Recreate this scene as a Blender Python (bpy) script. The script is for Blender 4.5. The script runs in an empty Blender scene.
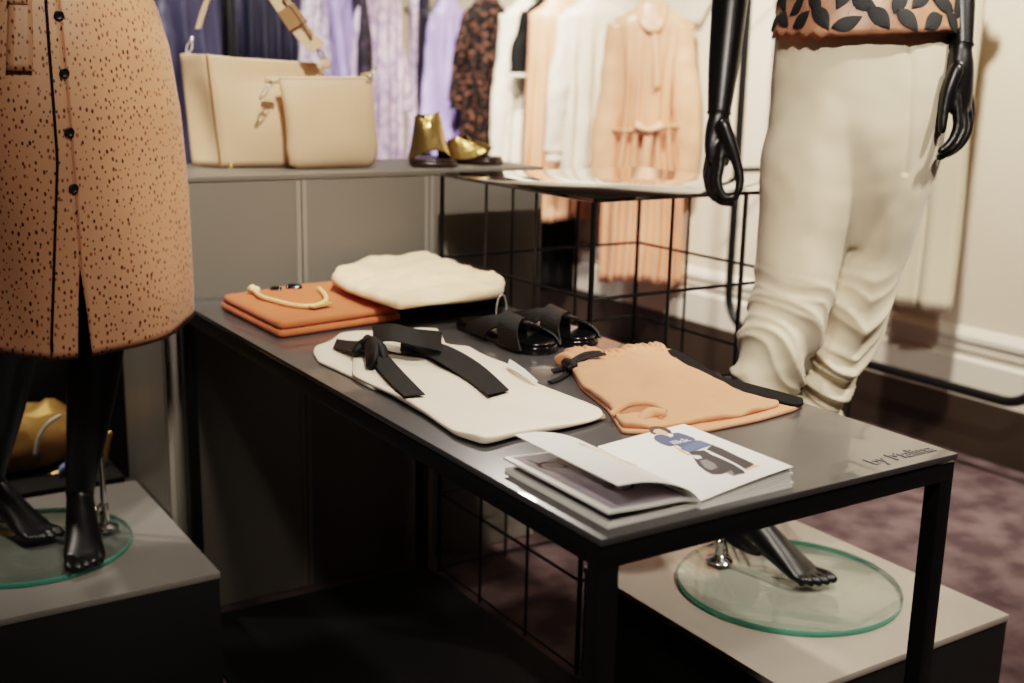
import bpy, bmesh, math, random
from mathutils import Vector, Matrix, noise
random.seed(7)
sc = bpy.context.scene
COL = sc.collection
PI = math.pi
V = Vector

# ------------------------------------------------------------------ camera
CAM = V((-0.733, -0.9397, 1.2451)); YAW, PITCH, ROLL, F = 0.5759, 0.2271, 0.0222, 1158.3
fw = V((math.sin(YAW)*math.cos(PITCH), math.cos(YAW)*math.cos(PITCH), -math.sin(PITCH)))
_rt = V((math.cos(YAW), -math.sin(YAW), 0)); _up = _rt.cross(fw)
rt = math.cos(ROLL)*_rt + math.sin(ROLL)*_up; up = -math.sin(ROLL)*_rt + math.cos(ROLL)*_up
cd = bpy.data.cameras.new('camera'); cam = bpy.data.objects.new('camera', cd); COL.objects.link(cam)
cam.matrix_world = Matrix(((rt.x, up.x, -fw.x, CAM.x), (rt.y, up.y, -fw.y, CAM.y), (rt.z, up.z, -fw.z, CAM.z), (0, 0, 0, 1)))
cd.sensor_width = 36; cd.lens = F/1024*36; cd.clip_start = .02
cd.dof.use_dof = True; cd.dof.focus_distance = 1.75; cd.dof.aperture_fstop = 3.2
sc.camera = cam

def ray(u, v): return fw + (u-512)/F*rt + (341.5-v)/F*up
def W(u, v, d): return CAM + ray(u, v)*d                       # point at depth d
def PZ(u, v, z): r = ray(u, v); return CAM + r*((z-CAM.z)/r.z)  # point on a level
def PX(u, v, x): r = ray(u, v); return CAM + r*((x-CAM.x)/r.x)
def PY(u, v, y): r = ray(u, v); return CAM + r*((y-CAM.y)/r.y)

# ------------------------------------------------------------------ materials
def lin(c): return tuple(((x/255)/12.92 if x/255 <= .04045 else ((x/255+.055)/1.055)**2.4) for x in c)
def mat(name, rgb, rough=.5, metal=0, spec=.5, bump=0, bscale=200, vary=0, vscale=8, sheen=0, coat=0, stretch=None, rgb2=None, lo=.38, hi=.62):
    m = bpy.data.materials.new(name); m.use_nodes = True
    nt = m.node_tree; N = nt.nodes; L = nt.links; b = N['Principled BSDF']
    c = lin(rgb) + (1,); b.inputs['Base Color'].default_value = c
    b.inputs['Roughness'].default_value = rough; b.inputs['Metallic'].default_value = metal
    b.inputs['Specular IOR Level'].default_value = spec
    b.inputs['Sheen Weight'].default_value = sheen; b.inputs['Coat Weight'].default_value = coat
    tc = N.new('ShaderNodeTexCoord'); src = tc.outputs['Object']
    if stretch:
        mp = N.new('ShaderNodeMapping'); mp.inputs['Scale'].default_value = stretch; L.new(src, mp.inputs[0]); src = mp.outputs[0]
    if vary or rgb2:
        n = N.new('ShaderNodeTexNoise'); n.inputs['Scale'].default_value = vscale; n.inputs['Detail'].default_value = 4; L.new(src, n.inputs['Vector'])
        mx = N.new('ShaderNodeMix'); mx.data_type = 'RGBA'
        c2 = lin(rgb2) if rgb2 else tuple(x*(1-vary) for x in c[:3])
        mx.inputs[6].default_value = c; mx.inputs[7].default_value = tuple(c2)+(1,)
        rp = N.new('ShaderNodeMapRange'); rp.inputs[1].default_value = lo; rp.inputs[2].default_value = hi
        L.new(n.outputs['Fac'], rp.inputs[0]); L.new(rp.outputs[0], mx.inputs[0]); L.new(mx.outputs[2], b.inputs['Base Color'])
    if bump:
        n = N.new('ShaderNodeTexNoise'); n.inputs['Scale'].default_value = bscale; n.inputs['Detail'].default_value = 3; L.new(src, n.inputs['Vector'])
        bp = N.new('ShaderNodeBump'); bp.inputs['Strength'].default_value = bump; bp.inputs['Distance'].default_value = .002
        L.new(n.outputs['Fac'], bp.inputs['Height']); L.new(bp.outputs[0], b.inputs['Normal'])
    return m

M = {}
M['wall'] = mat('cream_wall_paint', (226, 214, 196), .75, bump=.05, bscale=120)
M['wallgrey'] = mat('taupe_wall_paint', (186, 172, 150), .75, bump=.05, bscale=120)
M['walldark'] = mat('dark_wall_paint', (52, 48, 46), .8, bump=.05, bscale=120)
M['ceiling'] = mat('ceiling_paint', (120, 112, 104), .85)
M['trim'] = mat('white_trim_paint', (228, 220, 206), .45)
M['skirt'] = mat('dark_skirting', (62, 52, 44), .3, vary=.2, vscale=3)
M['carpet'] = mat('plum_brown_carpet', (104, 88, 88), .95, spec=.1, bump=1.0, bscale=420, vscale=9, rgb2=(72, 58, 60))
M['tabletop'] = mat('charcoal_satin_lacquer', (74, 72, 72), .30, spec=.9, coat=.45, bump=.02, bscale=900, vary=.05, vscale=5)
M['steel'] = mat('black_powder_coated_steel', (17, 17, 17), .4, spec=.4)
M['cab'] = mat('grey_laminate', (112, 107, 99), .42, spec=.4, vary=.04, vscale=4)
M['cabedge'] = mat('grey_edge_band', (134, 128, 119), .4)
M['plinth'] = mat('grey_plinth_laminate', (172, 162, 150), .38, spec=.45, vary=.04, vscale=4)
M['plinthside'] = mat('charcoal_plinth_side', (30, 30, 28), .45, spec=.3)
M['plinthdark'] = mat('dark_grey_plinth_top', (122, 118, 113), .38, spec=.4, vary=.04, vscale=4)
M['glossblack'] = mat('polished_black_glass', (9, 8, 8), .04, spec=.9, coat=1)
M['mann'] = mat('black_gloss_mannequin', (13, 12, 13), .36, spec=.45)
M['chrome'] = mat('chrome', (215, 212, 208), .12, metal=1)
M['brass'] = mat('pale_gold_metal', (226, 196, 140), .35, metal=.6)
M['silver'] = mat('brushed_silver', (214, 208, 200), .3, metal=.5)
M['letter'] = mat('raised_grey_lettering', (120, 118, 116), .4)
M['terra'] = mat('terracotta_fabric', (184, 104, 66), .75, spec=.3, sheen=.1, bump=.25, bscale=500, vary=.08, vscale=10)
M['blackcloth'] = mat('black_fabric', (13, 12, 12), .8, spec=.2, bump=.2, bscale=600)
M['ribbon'] = mat('black_grosgrain_ribbon', (11, 11, 12), .55, spec=.3, bump=.4, bscale=900, stretch=(1, 1, 1))
M['creamfur'] = mat('cream_brushed_knit', (232, 210, 176), .95, spec=.15, sheen=.3, bump=.9, bscale=170, vscale=9, rgb2=(240, 204, 168))
M['cream'] = mat('ivory_crepe', (236, 222, 202), .75, sheen=.2, bump=.12, bscale=700)
M['lining'] = mat('tan_lining', (178, 146, 116), .7)
M['peach'] = mat('peach_crepe', (208, 146, 112), .75, spec=.3, sheen=.1, bump=.2, bscale=650, vary=.05, vscale=14)
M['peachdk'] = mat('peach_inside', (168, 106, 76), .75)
M['leather'] = mat('cream_grained_leather', (230, 198, 164), .48, bump=.3, bscale=380, vary=.05, vscale=10)
M['leatheredge'] = mat('tan_leather_edge', (156, 118, 80), .5)
M['hairblack'] = mat('black_calf_hair', (10, 10, 10), .45, spec=.35, bump=.8, bscale=420, stretch=(1, .25, 1))
M['sole'] = mat('black_patent_footbed', (14, 13, 13), .16, spec=.6)
M['goldleather'] = mat('gold_foil_leather', (184, 152, 96), .3, metal=.85, bump=.5, bscale=60)
M['goldbag'] = mat('antique_gold_leather', (176, 138, 74), .5, metal=.35, bump=.5, bscale=40, vary=.3, vscale=9)
M['brownsole'] = mat('dark_brown_footbed', (48, 34, 28), .35)
M['paper'] = mat('white_paper', (240, 238, 232), .45)
M['paperedge'] = mat('paper_edge', (214, 208, 200), .8)
M['lilacprint'] = mat('grey_violet_photo_print', (186, 176, 188), .4, vscale=14, rgb2=(206, 198, 202))
M['greyprint'] = mat('dark_grey_photo_print', (92, 88, 96), .4, vary=.2, vscale=20)
M['inkbrown'] = mat('brown_print', (92, 74, 72), .5)
M['inkskin'] = mat('skin_tone_print', (226, 180, 148), .5)
M['inkhair'] = mat('brown_hair_print', (84, 62, 54), .5)
M['inkblue'] = mat('denim_blue_print', (84, 92, 120), .5)
M['inkblue2'] = mat('mid_blue_print', (98, 110, 142), .5)
M['inkdark'] = mat('charcoal_print', (66, 60, 60), .5)
M['inkgrey'] = mat('grey_print', (132, 128, 126), .5)
M['inkwhite'] = mat('white_print', (238, 236, 236), .5)
M['tag'] = mat('white_card', (238, 232, 222), .6)
M['trouser'] = mat('stone_crepe', (206, 192, 168), .75, sheen=.15, bump=.15, bscale=800)
M['copper'] = mat('copper_satin', (196, 140, 112), .4, sheen=.1, vary=.3, vscale=16)
M['leaf'] = mat('black_leaf_applique', (22, 24, 25), .7, bump=.4, bscale=300)
M['navy'] = mat('navy_satin', (62, 60, 82), .4, vary=.35, vscale=10, stretch=(1, 1, .3))
M['navydk'] = mat('midnight_satin', (34, 33, 50), .48, vary=.3, vscale=10, stretch=(1, 1, .3))
M['lilac'] = mat('lilac_satin', (176, 162, 214), .4, vary=.2, vscale=10, stretch=(1, 1, .3))
M['lilacpale'] = mat('pale_lilac_print', (222, 204, 220), .5, vscale=26, rgb2=(176, 154, 186))
M['whitelilac'] = mat('white_lilac_print', (224, 212, 222), .5, vscale=30, rgb2=(170, 152, 176))
M['plumblack'] = mat('plum_black_lace', (30, 22, 32), .7, vscale=30, rgb2=(70, 52, 74), lo=.5, hi=.66)
M['lace'] = mat('black_floral_lace', (16, 13, 13), .7, spec=.2, vscale=44, rgb2=(118, 78, 62), lo=.52, hi=.66)
M['creamsatin'] = mat('ivory_satin', (234, 222, 204), .4, vary=.1, vscale=8, stretch=(1, 1, .2))
M['peachsatin'] = mat('apricot_satin', (226, 168, 138), .36, vary=.14, vscale=10, stretch=(1, 1, .2))
M['whitecrepe'] = mat('white_cloth', (240, 230, 216), .6)
M['grey'] = mat('pale_grey_cloth', (150, 148, 150), .7)
M['teal'] = mat('teal_cloth', (40, 128, 122), .6)
M['blue'] = mat('pale_blue_cloth', (120, 134, 170), .6)
M['lampwhite'] = mat('white_lamp_housing', (210, 206, 200), .4)
g = M['glass'] = bpy.data.materials.new('clear_glass'); g.use_nodes = True   # thin clear glass: tinted see-through plus a mirror-like surface
nt = g.node_tree; N = nt.nodes; L = nt.links; N.remove(N['Principled BSDF'])
tr_ = N.new('ShaderNodeBsdfTransparent'); tr_.inputs[0].default_value = (.93, .972, .96, 1); gl_ = N.new('ShaderNodeBsdfGlossy'); gl_.inputs['Roughness'].default_value = .02
lw_ = N.new('ShaderNodeLayerWeight'); lw_.inputs[0].default_value = .5; pw_ = N.new('ShaderNodeMath'); pw_.operation = 'POWER'; pw_.inputs[1].default_value = 5
mr_ = N.new('ShaderNodeMapRange'); mr_.inputs[3].default_value = .04; mr_.inputs[4].default_value = 1; ms = N.new('ShaderNodeMixShader')
L.new(lw_.outputs['Facing'], pw_.inputs[0]); L.new(pw_.outputs[0], mr_.inputs[0]); L.new(mr_.outputs[0], ms.inputs[0]); L.new(tr_.outputs[0], ms.inputs[1]); L.new(gl_.outputs[0], ms.inputs[2]); L.new(ms.outputs[0], N['Material Output'].inputs[0])
g = M['glassrim'] = mat('green_glass_rim', (92, 178, 158), .15, spec=.6); g.node_tree.nodes['Principled BSDF'].inputs['Transmission Weight'].default_value = .45
# dotted dress fabric: speckles from a voronoi pattern laid on the cloth's own uv
g = M['dotty'] = mat('speckled_peach_satin', (188, 140, 108), .5, sheen=.1)
nt = g.node_tree; N = nt.nodes; L = nt.links; b = N['Principled BSDF']
uvn = N.new('ShaderNodeUVMap'); mp = N.new('ShaderNodeMapping'); mp.inputs['Scale'].default_value = (98, 56, 1); L.new(uvn.outputs[0], mp.inputs[0])
vo = N.new('ShaderNodeTexVoronoi'); vo.voronoi_dimensions = '2D'; vo.inputs['Scale'].default_value = 1; vo.inputs['Randomness'].default_value = .85; L.new(mp.outputs[0], vo.inputs['Vector'])
sep = N.new('ShaderNodeSeparateColor'); L.new(vo.outputs['Color'], sep.inputs[0])
th = N.new('ShaderNodeMapRange'); th.inputs[3].default_value = .10; th.inputs[4].default_value = .24; L.new(sep.outputs[0], th.inputs[0])
lt = N.new('ShaderNodeMath'); lt.operation = 'LESS_THAN'; L.new(vo.outputs['Distance'], lt.inputs[0]); L.new(th.outputs[0], lt.inputs[1])
ink = N.new('ShaderNodeMix'); ink.data_type = 'RGBA'; ink.inputs[6].default_value = lin((40, 24, 18))+(1,); ink.inputs[7].default_value = lin((138, 72, 40))+(1,); L.new(sep.outputs[1], ink.inputs[0])
mx = N.new('ShaderNodeMix'); mx.data_type = 'RGBA'; mx.inputs[6].default_value = lin((188, 140, 108))+(1,)
L.new(ink.outputs[2], mx.inputs[7]); L.new(lt.outputs[0], mx.inputs[0]); L.new(mx.outputs[2], b.inputs['Base Color'])

# ------------------------------------------------------------------ object helpers
def link(name, me, m, parent=None, loc=None):
    o = bpy.data.objects.new(name, me); COL.objects.link(o)
    for x in (m if isinstance(m, (list, tuple)) else [m]): me.materials.append(x)
    if parent: o.parent = parent
    if loc: o.location = loc
    return o
def origin(parent):
    p = V((0, 0, 0))
    while parent: p += parent.location; parent = parent.parent
    return p
def obj(name, bm, m, parent=None, smooth=True, loc=None, uv=None):
    """bm is in world coordinates; the object's origin is its parent's place, or loc."""
    off = origin(parent) if parent else (V(loc) if loc is not None else None)
    if parent is None and loc is None:
        xs = [v.co for v in bm.verts]
        off = V(((min(c.x for c in xs)+max(c.x for c in xs))/2, (min(c.y for c in xs)+max(c.y for c in xs))/2, min(c.z for c in xs)))
    bm.normal_update(); bmesh.ops.recalc_face_normals(bm, faces=bm.faces)
    for v in bm.verts: v.co -= off
    me = bpy.data.meshes.new(name); bm.to_mesh(me); bm.free()
    if smooth:
        me.polygons.foreach_set('use_smooth', [True]*len(me.polygons))
        if smooth != 'all': me.set_sharp_from_angle(angle=math.radians(40))
    return link(name, me, m, parent, None if parent else off)
def tag(o, label, cat, group=None):
    o['label'] = label; o['category'] = cat
    if group: o['group'] = group
    return o
def thing(name, label, cat, loc, group=None):
    o = bpy.data.objects.new(name, None); COL.objects.link(o); o.location = loc; o.empty_display_size = .05
    return tag(o, label, cat, group)
def struct(name, bm, m, smooth=False):
    o = obj(name, bm, m, smooth=smooth); o['kind'] = 'structure'; return o

# ------------------------------------------------------------------ mesh helpers
def BM(): return bmesh.new()
def face(bm, vs):
    try: return bm.faces.new(vs)
    except ValueError: return None
def box(bm, x0, x1, y0, y1, z0, z1, bev=0, seg=2):
    r = bmesh.ops.create_cube(bm, size=1, matrix=Matrix.Translation(((x0+x1)/2, (y0+y1)/2, (z0+z1)/2)) @ Matrix.Diagonal((x1-x0, y1-y0, z1-z0, 1)))
    if bev:
        es = list({e for v in r['verts'] for e in v.link_edges})
        bmesh.ops.bevel(bm, geom=es, offset=bev, segments=seg, affect='EDGES', profile=.5)
    return bm
def loft(bm, rings, closed=True, cap=True, mi=0):
    R = [[bm.verts.new(p) for p in r] for r in rings]
    n = len(R[0])
    for a, b_ in zip(R, R[1:]):
        for i in range(n if closed else n-1):
            f = face(bm, (a[i], a[(i+1) % n], b_[(i+1) % n], b_[i]))
            if f: f.material_index = mi
    if cap and closed:
        for r in (R[0], R[-1]):
            f = face(bm, r)
            if f: f.material_index = mi
    return R
def smoothpath(pts, k=6):
    """Catmull-Rom through tuples of floats."""
    P = [tuple(p) for p in pts]
    if len(P) < 3: k = max(k, 2)
    out = []
    for i in range(len(P)-1):
        p0, p1, p2, p3 = P[max(i-1, 0)], P[i], P[i+1], P[min(i+2, len(P)-1)]
        for j in range(k):
            t = j/k
            out.append(tuple(.5*((2*b_)+(-a+c)*t+(2*a-5*b_+4*c-d)*t*t+(-a+3*b_-3*c+d)*t**3) for a, b_, c, d in zip(p0, p1, p2, p3)))
    out.append(P[-1]); return out
def tube(bm, pts, rad, n=12, side=None, k=5, mi=0, round_end=True):
    """rad: number, or list of numbers / (a, b) pairs, a measured along `side`."""
    m = len(pts); rr = rad if isinstance(rad, (list, tuple)) else [rad]*m
    rows = [tuple(p)+((r, r) if not isinstance(r, (list, tuple)) else tuple(r)) for p, r in zip(pts, rr)]
    rows = smoothpath(rows, k) if k > 1 else rows
    P = [V(r[:3]) for r in rows]; T = []
    for i in range(len(P)):
        t = P[min(i+1, len(P)-1)]-P[max(i-1, 0)]; T.append(t.normalized())
    s = V(side) if side else T[0].orthogonal()
    rings = []
    ends = [1]*len(P)
    for i, p in enumerate(P):
        s = (s-T[i]*s.dot(T[i]))
        s = s.normalized() if s.length > 1e-6 else T[i].orthogonal().normalized()
        w = T[i].cross(s); a, b_ = rows[i][3], rows[i][4]
        rings.append([p+s*(a*math.cos(2*PI*q/n))+w*(b_*math.sin(2*PI*q/n)) for q in range(n)])
    if round_end:
        for e, sgn in ((0, -1), (-1, 1)):
            c = P[e]; r0 = min(rows[e][3], rows[e][4]); extra = []
            for ang in (35, 65, 82):
                a = math.radians(ang); extra.append([c+(q-c)*math.cos(a)+T[e]*(sgn*r0*math.sin(a)) for q in rings[e]])
            rings = (extra[::-1]+rings) if e == 0 else (rings+extra)
    loft(bm, rings, mi=mi); return bm
def strip(bm, A, B, th=.0015, k=4, mi=0, nacross=3):
    """flat band between two edge polylines, with thickness."""
    A = [V(p) for p in smoothpath(A, k)]; B = [V(p) for p in smoothpath(B, k)]
    rings = []
    for i in range(len(A)):
        j = min(i+1, len(A)-1); h = max(i-1, 0)
        n = ((A[j]+B[j])-(A[h]+B[h])).cross(B[i]-A[i]); n = n.normalized()*(th/2) if n.length > 1e-9 else V((0, 0, th/2))
        top = [A[i].lerp(B[i], q/nacross)+n for q in range(nacross+1)]; bot = [A[i].lerp(B[i], q/nacross)-n for q in range(nacross, -1, -1)]
        rings.append(top+bot)
    loft(bm, rings, mi=mi); return bm
def disc(bm, c, r, h, n=48, bev=.002, mi=0):
    rings = []
    for dz, rr in ((0, r-bev), (bev*.4, r-bev*.3), (bev, r), (h-bev, r), (h-bev*.4, r-bev*.3), (h, r-bev)):
        rings.append([V((c[0]+rr*math.cos(2*PI*i/n), c[1]+rr*math.sin(2*PI*i/n), c[2]+dz)) for i in range(n)])
    loft(bm, rings, mi=mi); return bm
def lathe(bm, c, prof, n=24):
    loft(bm, [[V((c[0]+r*math.cos(2*PI*i/n), c[1]+r*math.sin(2*PI*i/n), c[2]+z)) for i in range(n)] for r, z in prof]); return bm
def resample(poly, n):
    P = [V((p[0], p[1], 0)) for p in poly]; P.append(P[0])
    ds = [0]
    for a, b_ in zip(P, P[1:]): ds.append(ds[-1]+(b_-a).length)
    out = []; j = 0
    for i in range(n):
        t = ds[-1]*i/n
        while ds[j+1] < t: j += 1
        out.append(P[j].lerp(P[j+1], (t-ds[j])/max(ds[j+1]-ds[j], 1e-9)))
    return out
def nz(p, s, seed=0): return noise.noise(V((p[0]*s+seed*13.7, p[1]*s-seed*7.1, p[2]*s+seed*3.3)))
def cushion(bm, outline, z0, th, n=120, rings=14, edge=.4, namp=0, nscale=15, seed=0, smooth=2, zfun=None, mi=0):
    """soft slab over an outline (xy), flat underneath, rounded edges, gentle lumps on top."""
    O_ = resample(outline, n)
    for _ in range(smooth): O_ = [(O_[i-1]+O_[i]*2+O_[(i+1) % n])/4 for i in range(n)]
    c = sum(O_, V((0, 0, 0)))/n
    bw = th*edge*1.2
    def ringat(inset, z, lump):
        r = []
        for p in O_:
            d = (c-p); q = p+d.normalized()*min(inset, d.length*.98)
            zz = z
            if lump and namp: zz += lump*namp*(nz(q, nscale, seed)+.5*nz(q, nscale*2.3, seed+1))
            if zfun: zz += zfun(q.x, q.y)*(1 if lump else z/th if th else 1)
            r.append(V((q.x, q.y, z0+max(zz, .0002))))
        return r
    R = [ringat(bw*.6, 0, 0), ringat(bw*.15, th*.12, 0), ringat(0, th*.45, .2), ringat(bw*.2, th*.78, .5), ringat(bw*.6, th*.95, .8)]
    for p in R[0]: p.z = z0
    mx = max((p-c).length for p in O_)
    for i in range(1, rings+1):
        f = (i/rings)
        r = []
        for p in O_:
            d = c-p; l = d.length; q = p+d.normalized()*(min(bw, l*.3)+(l-min(bw, l*.3))*f*.985)
            zz = th
            if namp: zz += namp*(nz(q, nscale, seed)+.5*nz(q, nscale*2.3, seed+1))
            if zfun: zz += zfun(q.x, q.y)
            r.append(V((q.x, q.y, z0+zz)))
        R.append(r)
    loft(bm, R, mi=mi); return bm
def fuse(bm, voxel, sm=3, fac=.5, name='fused'):
    """one continuous skin over overlapping closed shells."""
    me = bpy.data.meshes.new(name); bmesh.ops.recalc_face_normals(bm, faces=bm.faces); bm.to_mesh(me); bm.free()
    o = bpy.data.objects.new(name, me); COL.objects.link(o)
    r = o.modifiers.new('r', 'REMESH'); r.mode = 'VOXEL'; r.voxel_size = voxel
    if sm: s = o.modifiers.new('s', 'SMOOTH'); s.iterations = sm; s.factor = fac
    dg = bpy.context.evaluated_depsgraph_get(); e = o.evaluated_get(dg); m2 = e.to_mesh()
    b2 = BM(); b2.from_mesh(m2); e.to_mesh_clear()
    bpy.data.objects.remove(o); bpy.data.meshes.remove(me)
    return b2
def text_bm(s, size, extrude, xf):
    cu = bpy.data.curves.new('t', 'FONT'); cu.body = s; cu.size = size; cu.extrude = extrude; cu.resolution_u = 3
    o = bpy.data.objects.new('t', cu); COL.objects.link(o); dg = bpy.context.evaluated_depsgraph_get()
    me = o.evaluated_get(dg).to_mesh(); bm = BM(); bm.from_mesh(me); o.evaluated_get(dg).to_mesh_clear()
    bpy.data.objects.remove(o); bpy.data.curves.remove(cu)
    bmesh.ops.transform(bm, matrix=xf, verts=bm.verts); return bm
def poly(bm, pts, th=.0004, mi=0):
    """flat printed shape, a thin raised polygon."""
    a = [bm.verts.new(p) for p in pts]; f = face(bm, a)
    b_ = [bm.verts.new(V(p)-V((0, 0, th))) for p in pts]; n = len(a); face(bm, b_[::-1])
    for i in range(n): face(bm, (a[i], a[(i+1) % n], b_[(i+1) % n], b_[i]))
    return bm

# ================================================================== THE ROOM
XR, YB, YM, XM, XL, YF, ZC = 2.69, 5.3, 3.75, 1.5, -2.6, -2.6, 2.9
struct('floor', box(BM(), XL-.1, XR+.1, YF-.1, YB+.1, -.1, 0), M['carpet'])
struct('ceiling', box(BM(), XL-.1, XR+.1, YF-.1, YB+.1, ZC, ZC+.1), M['ceiling'])
struct('wall_right', box(BM(), XR, XR+.1, YF, YB, 0, ZC), M['wall'])
struct('wall_back', box(BM(), XM, XR+.1, YB, YB+.1, 0, ZC), M['wallgrey'])
struct('wall_middle', box(BM(), XL, XM, YM, YM+.12, 0, ZC), M['walldark'])
struct('wall_left', box(BM(), XL-.1, XL, YF, YM, 0, ZC), M['walldark'])
struct('wall_front', box(BM(), XL-.1, XR+.1, YF-.1, YF, 0, ZC), M['wallgrey'])
struct('baseboard_right', box(BM(), XR-.03, XR, YF, YB, 0, .195, .004), M['skirt'])
bm = BM(); prof = [(0, .2), (.03, .2), (.03, .325), (.012, .332), (.012, .35), (.022, .36), (.022, .385), (.03, .392), (.03, .408), (.02, .42), (.008, .432), (0, .436)]
loft(bm, [[V((XR-x, y, z)) for x, z in prof] for y in (YF, YB)]); struct('trim_1', bm, M['trim'])

struct('under_table_dark_sheet', box(BM(), -.028, .60, .035, 1.495, 0, .012, .002), M['blackcloth'])  # black sheet added to darken the shaded floor under the table
# ================================================================== DISPLAY TABLE
TW, TL, TH, TT = .613, 1.53, .75, .026
t = thing('display_table', 'long low charcoal table with slim black metal legs holding folded clothes', 'table', (TW/2, TL/2, 0))
top = obj('table_top', box(BM(), 0, TW, 0, TL, TH-.009, TH, .0012), M['tabletop'], t)
bm = BM(); z0, z1 = TH-.038, TH-.012
box(bm, 0.002, TW-.002, .002, .002+TT, z0, z1, .001); box(bm, .002, TW-.002, TL-TT-.002, TL-.002, z0, z1, .001)
box(bm, .002, .002+TT, .028, TL-.028, z0, z1, .001); box(bm, TW-TT-.002, TW-.002, .028, TL-.028, z0, z1, .001)
box(bm, .012, TW-.012, .012, TL-.012, TH-.0125, TH-.0088)
obj('frame', bm, M['steel'], t)
for x in (.002, TW-TT-.002):
    for y in (.002, TL-TT-.002):
        obj('leg', box(BM(), x, x+TT, y, y+TT, 0, z0+.001, .0012), M['steel'], t)
bm = text_bm('by Malina', .034, .0006, Matrix.Translation((.470, .022, TH+.0004)))
obj('lettering', bm, M['letter'], top, smooth=False)

# ================================================================== GRID TABLE (tall, wire sides, polished top)
GX, GY, GZ, GS = .622, .865, 1.013, .60
t = thing('wire_grid_table', 'tall black wire grid display table with polished reflective black top', 'table', (GX+GS/2, GY+GS/2, 0))
obj('table_top', box(BM(), GX-.004, GX+GS+.004, GY-.004, GY+GS+.004, GZ-.008, GZ, .001), M['glossblack'], t)
wr = .0035
def wire(bm, a, b_, r=wr): tube(bm, [a, b_], r, n=8, k=1, round_end=False)
def grid_panel(p, q):
    bm = BM(); p = V(p); q = V(q)
    for i in range(4):
        s = p.lerp(q, i/3)
        rr = .0055 if i in (0, 3) else wr
        wire(bm, s, s+V((0, 0, GZ-.008)), rr)
    for z in (.012, .213, .413, .613, .813): wire(bm, p+V((0, 0, z)), q+V((0, 0, z)))
    return bm
c = [(GX, GY, 0), (GX+GS, GY, 0), (GX+GS, GY+GS, 0), (GX, GY+GS, 0)]
for i in range(4): obj('grid_panel', grid_panel(c[i], c[(i+1) % 4]), M['steel'], t)

# ================================================================== CABINET
CX0, CX1, CY0, CY1, CZ = -.03, .965, 1.545, 1.90, 1.013
t = thing('display_cabinet', 'tall grey laminate display cabinet carrying the cream handbags and gold sandals', 'cabinet', ((CX0+CX1)/2, (CY0+CY1)/2, 0))
obj('carcass', box(BM(), CX0, CX1, CY0+.012, CY1, 0, CZ-.012, .001), M['cab'], t)
obj('top_board', box(BM(), CX0-.001, CX1+.001, CY0-.001, CY1+.001, CZ-.0118, CZ, .0015), M['cab'], t)
xs = [CX0, .299, .631, CX1]
for a, b_ in zip(xs, xs[1:]):
    d = obj('door', box(BM(), a+.0015, b_-.0015, CY0, CY0+.0118, .004, CZ-.0135, .001), M['cab'], t)
    bm = BM(); e = .011
    box(bm, a+.0015, a+.0015+e, CY0-.0012, CY0+.004, .004, CZ-.0135, .0005); box(bm, b_-.0015-e, b_-.0015, CY0-.0012, CY0+.004, .004, CZ-.0135, .0005)
    obj('edge_band', bm, M['cabedge'], d)

# ================================================================== PLINTHS
def plinth(x0, x1, y0, y1, h, label, topm):
    t = thing('display_plinth', label, 'plinth', ((x0+x1)/2, (y0+y1)/2, 0))
    obj('base', box(BM(), x0+.002, x1-.002, y0+.002, y1-.002, 0, h-.014, .001), M['plinthside'], t)
    obj('top_board', box(BM(), x0, x1, y0, y1, h-.014, h, .0015), topm, t)
PH = .25
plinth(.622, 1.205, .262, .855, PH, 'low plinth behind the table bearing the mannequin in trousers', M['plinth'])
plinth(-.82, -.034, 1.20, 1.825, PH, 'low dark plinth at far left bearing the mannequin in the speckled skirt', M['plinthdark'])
GT = .012
def stand(c, r, rod, rodtop, label):
    t = thing('mannequin_stand', label, 'stand', (c[0], c[1], PH))
    bm = BM(); disc(bm, (c[0], c[1], PH+.0003), r-.0015, GT-.0006, 96, .001); g_ = obj('glass_disc', bm, M['glass'], t)
    bm = BM(); n = 96
    loft(bm, [[V((c[0]+rr*math.cos(2*PI*i/n), c[1]+rr*math.sin(2*PI*i/n), PH+z)) for i in range(n)] for rr, z in ((r-.0012, .0002), (r, .002), (r, GT-.002), (r-.0012, GT-.0002))], cap=False)
    obj('rim', bm, M['glassrim'], g_)
    z = PH+GT
    bm = BM(); lathe(bm, (rod[0], rod[1], z), [(.029, 0), (.029, .003), (.026, .006), (.015, .009), (.0105, .014), (.0105, .055), (.0085, .056)]); fl = obj('flange', bm, M['chrome'], t)
    bm = BM(); tube(bm, [V((rod[0], rod[1], z+.055)), V(rodtop)], .0065, n=12, k=1); obj('rod', bm, M['chrome'], t)
    s = V((-.8, -.6, 0)); p = V((rod[0], rod[1], z+.05)); bm = BM()
    tube(bm, [p, p+s*.018], .0035, n=10, k=1); tube(bm, [p+s*.018, p+s*.024], .008, n=12, k=1); obj('thumb_screw', bm, M['chrome'], fl)

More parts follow.
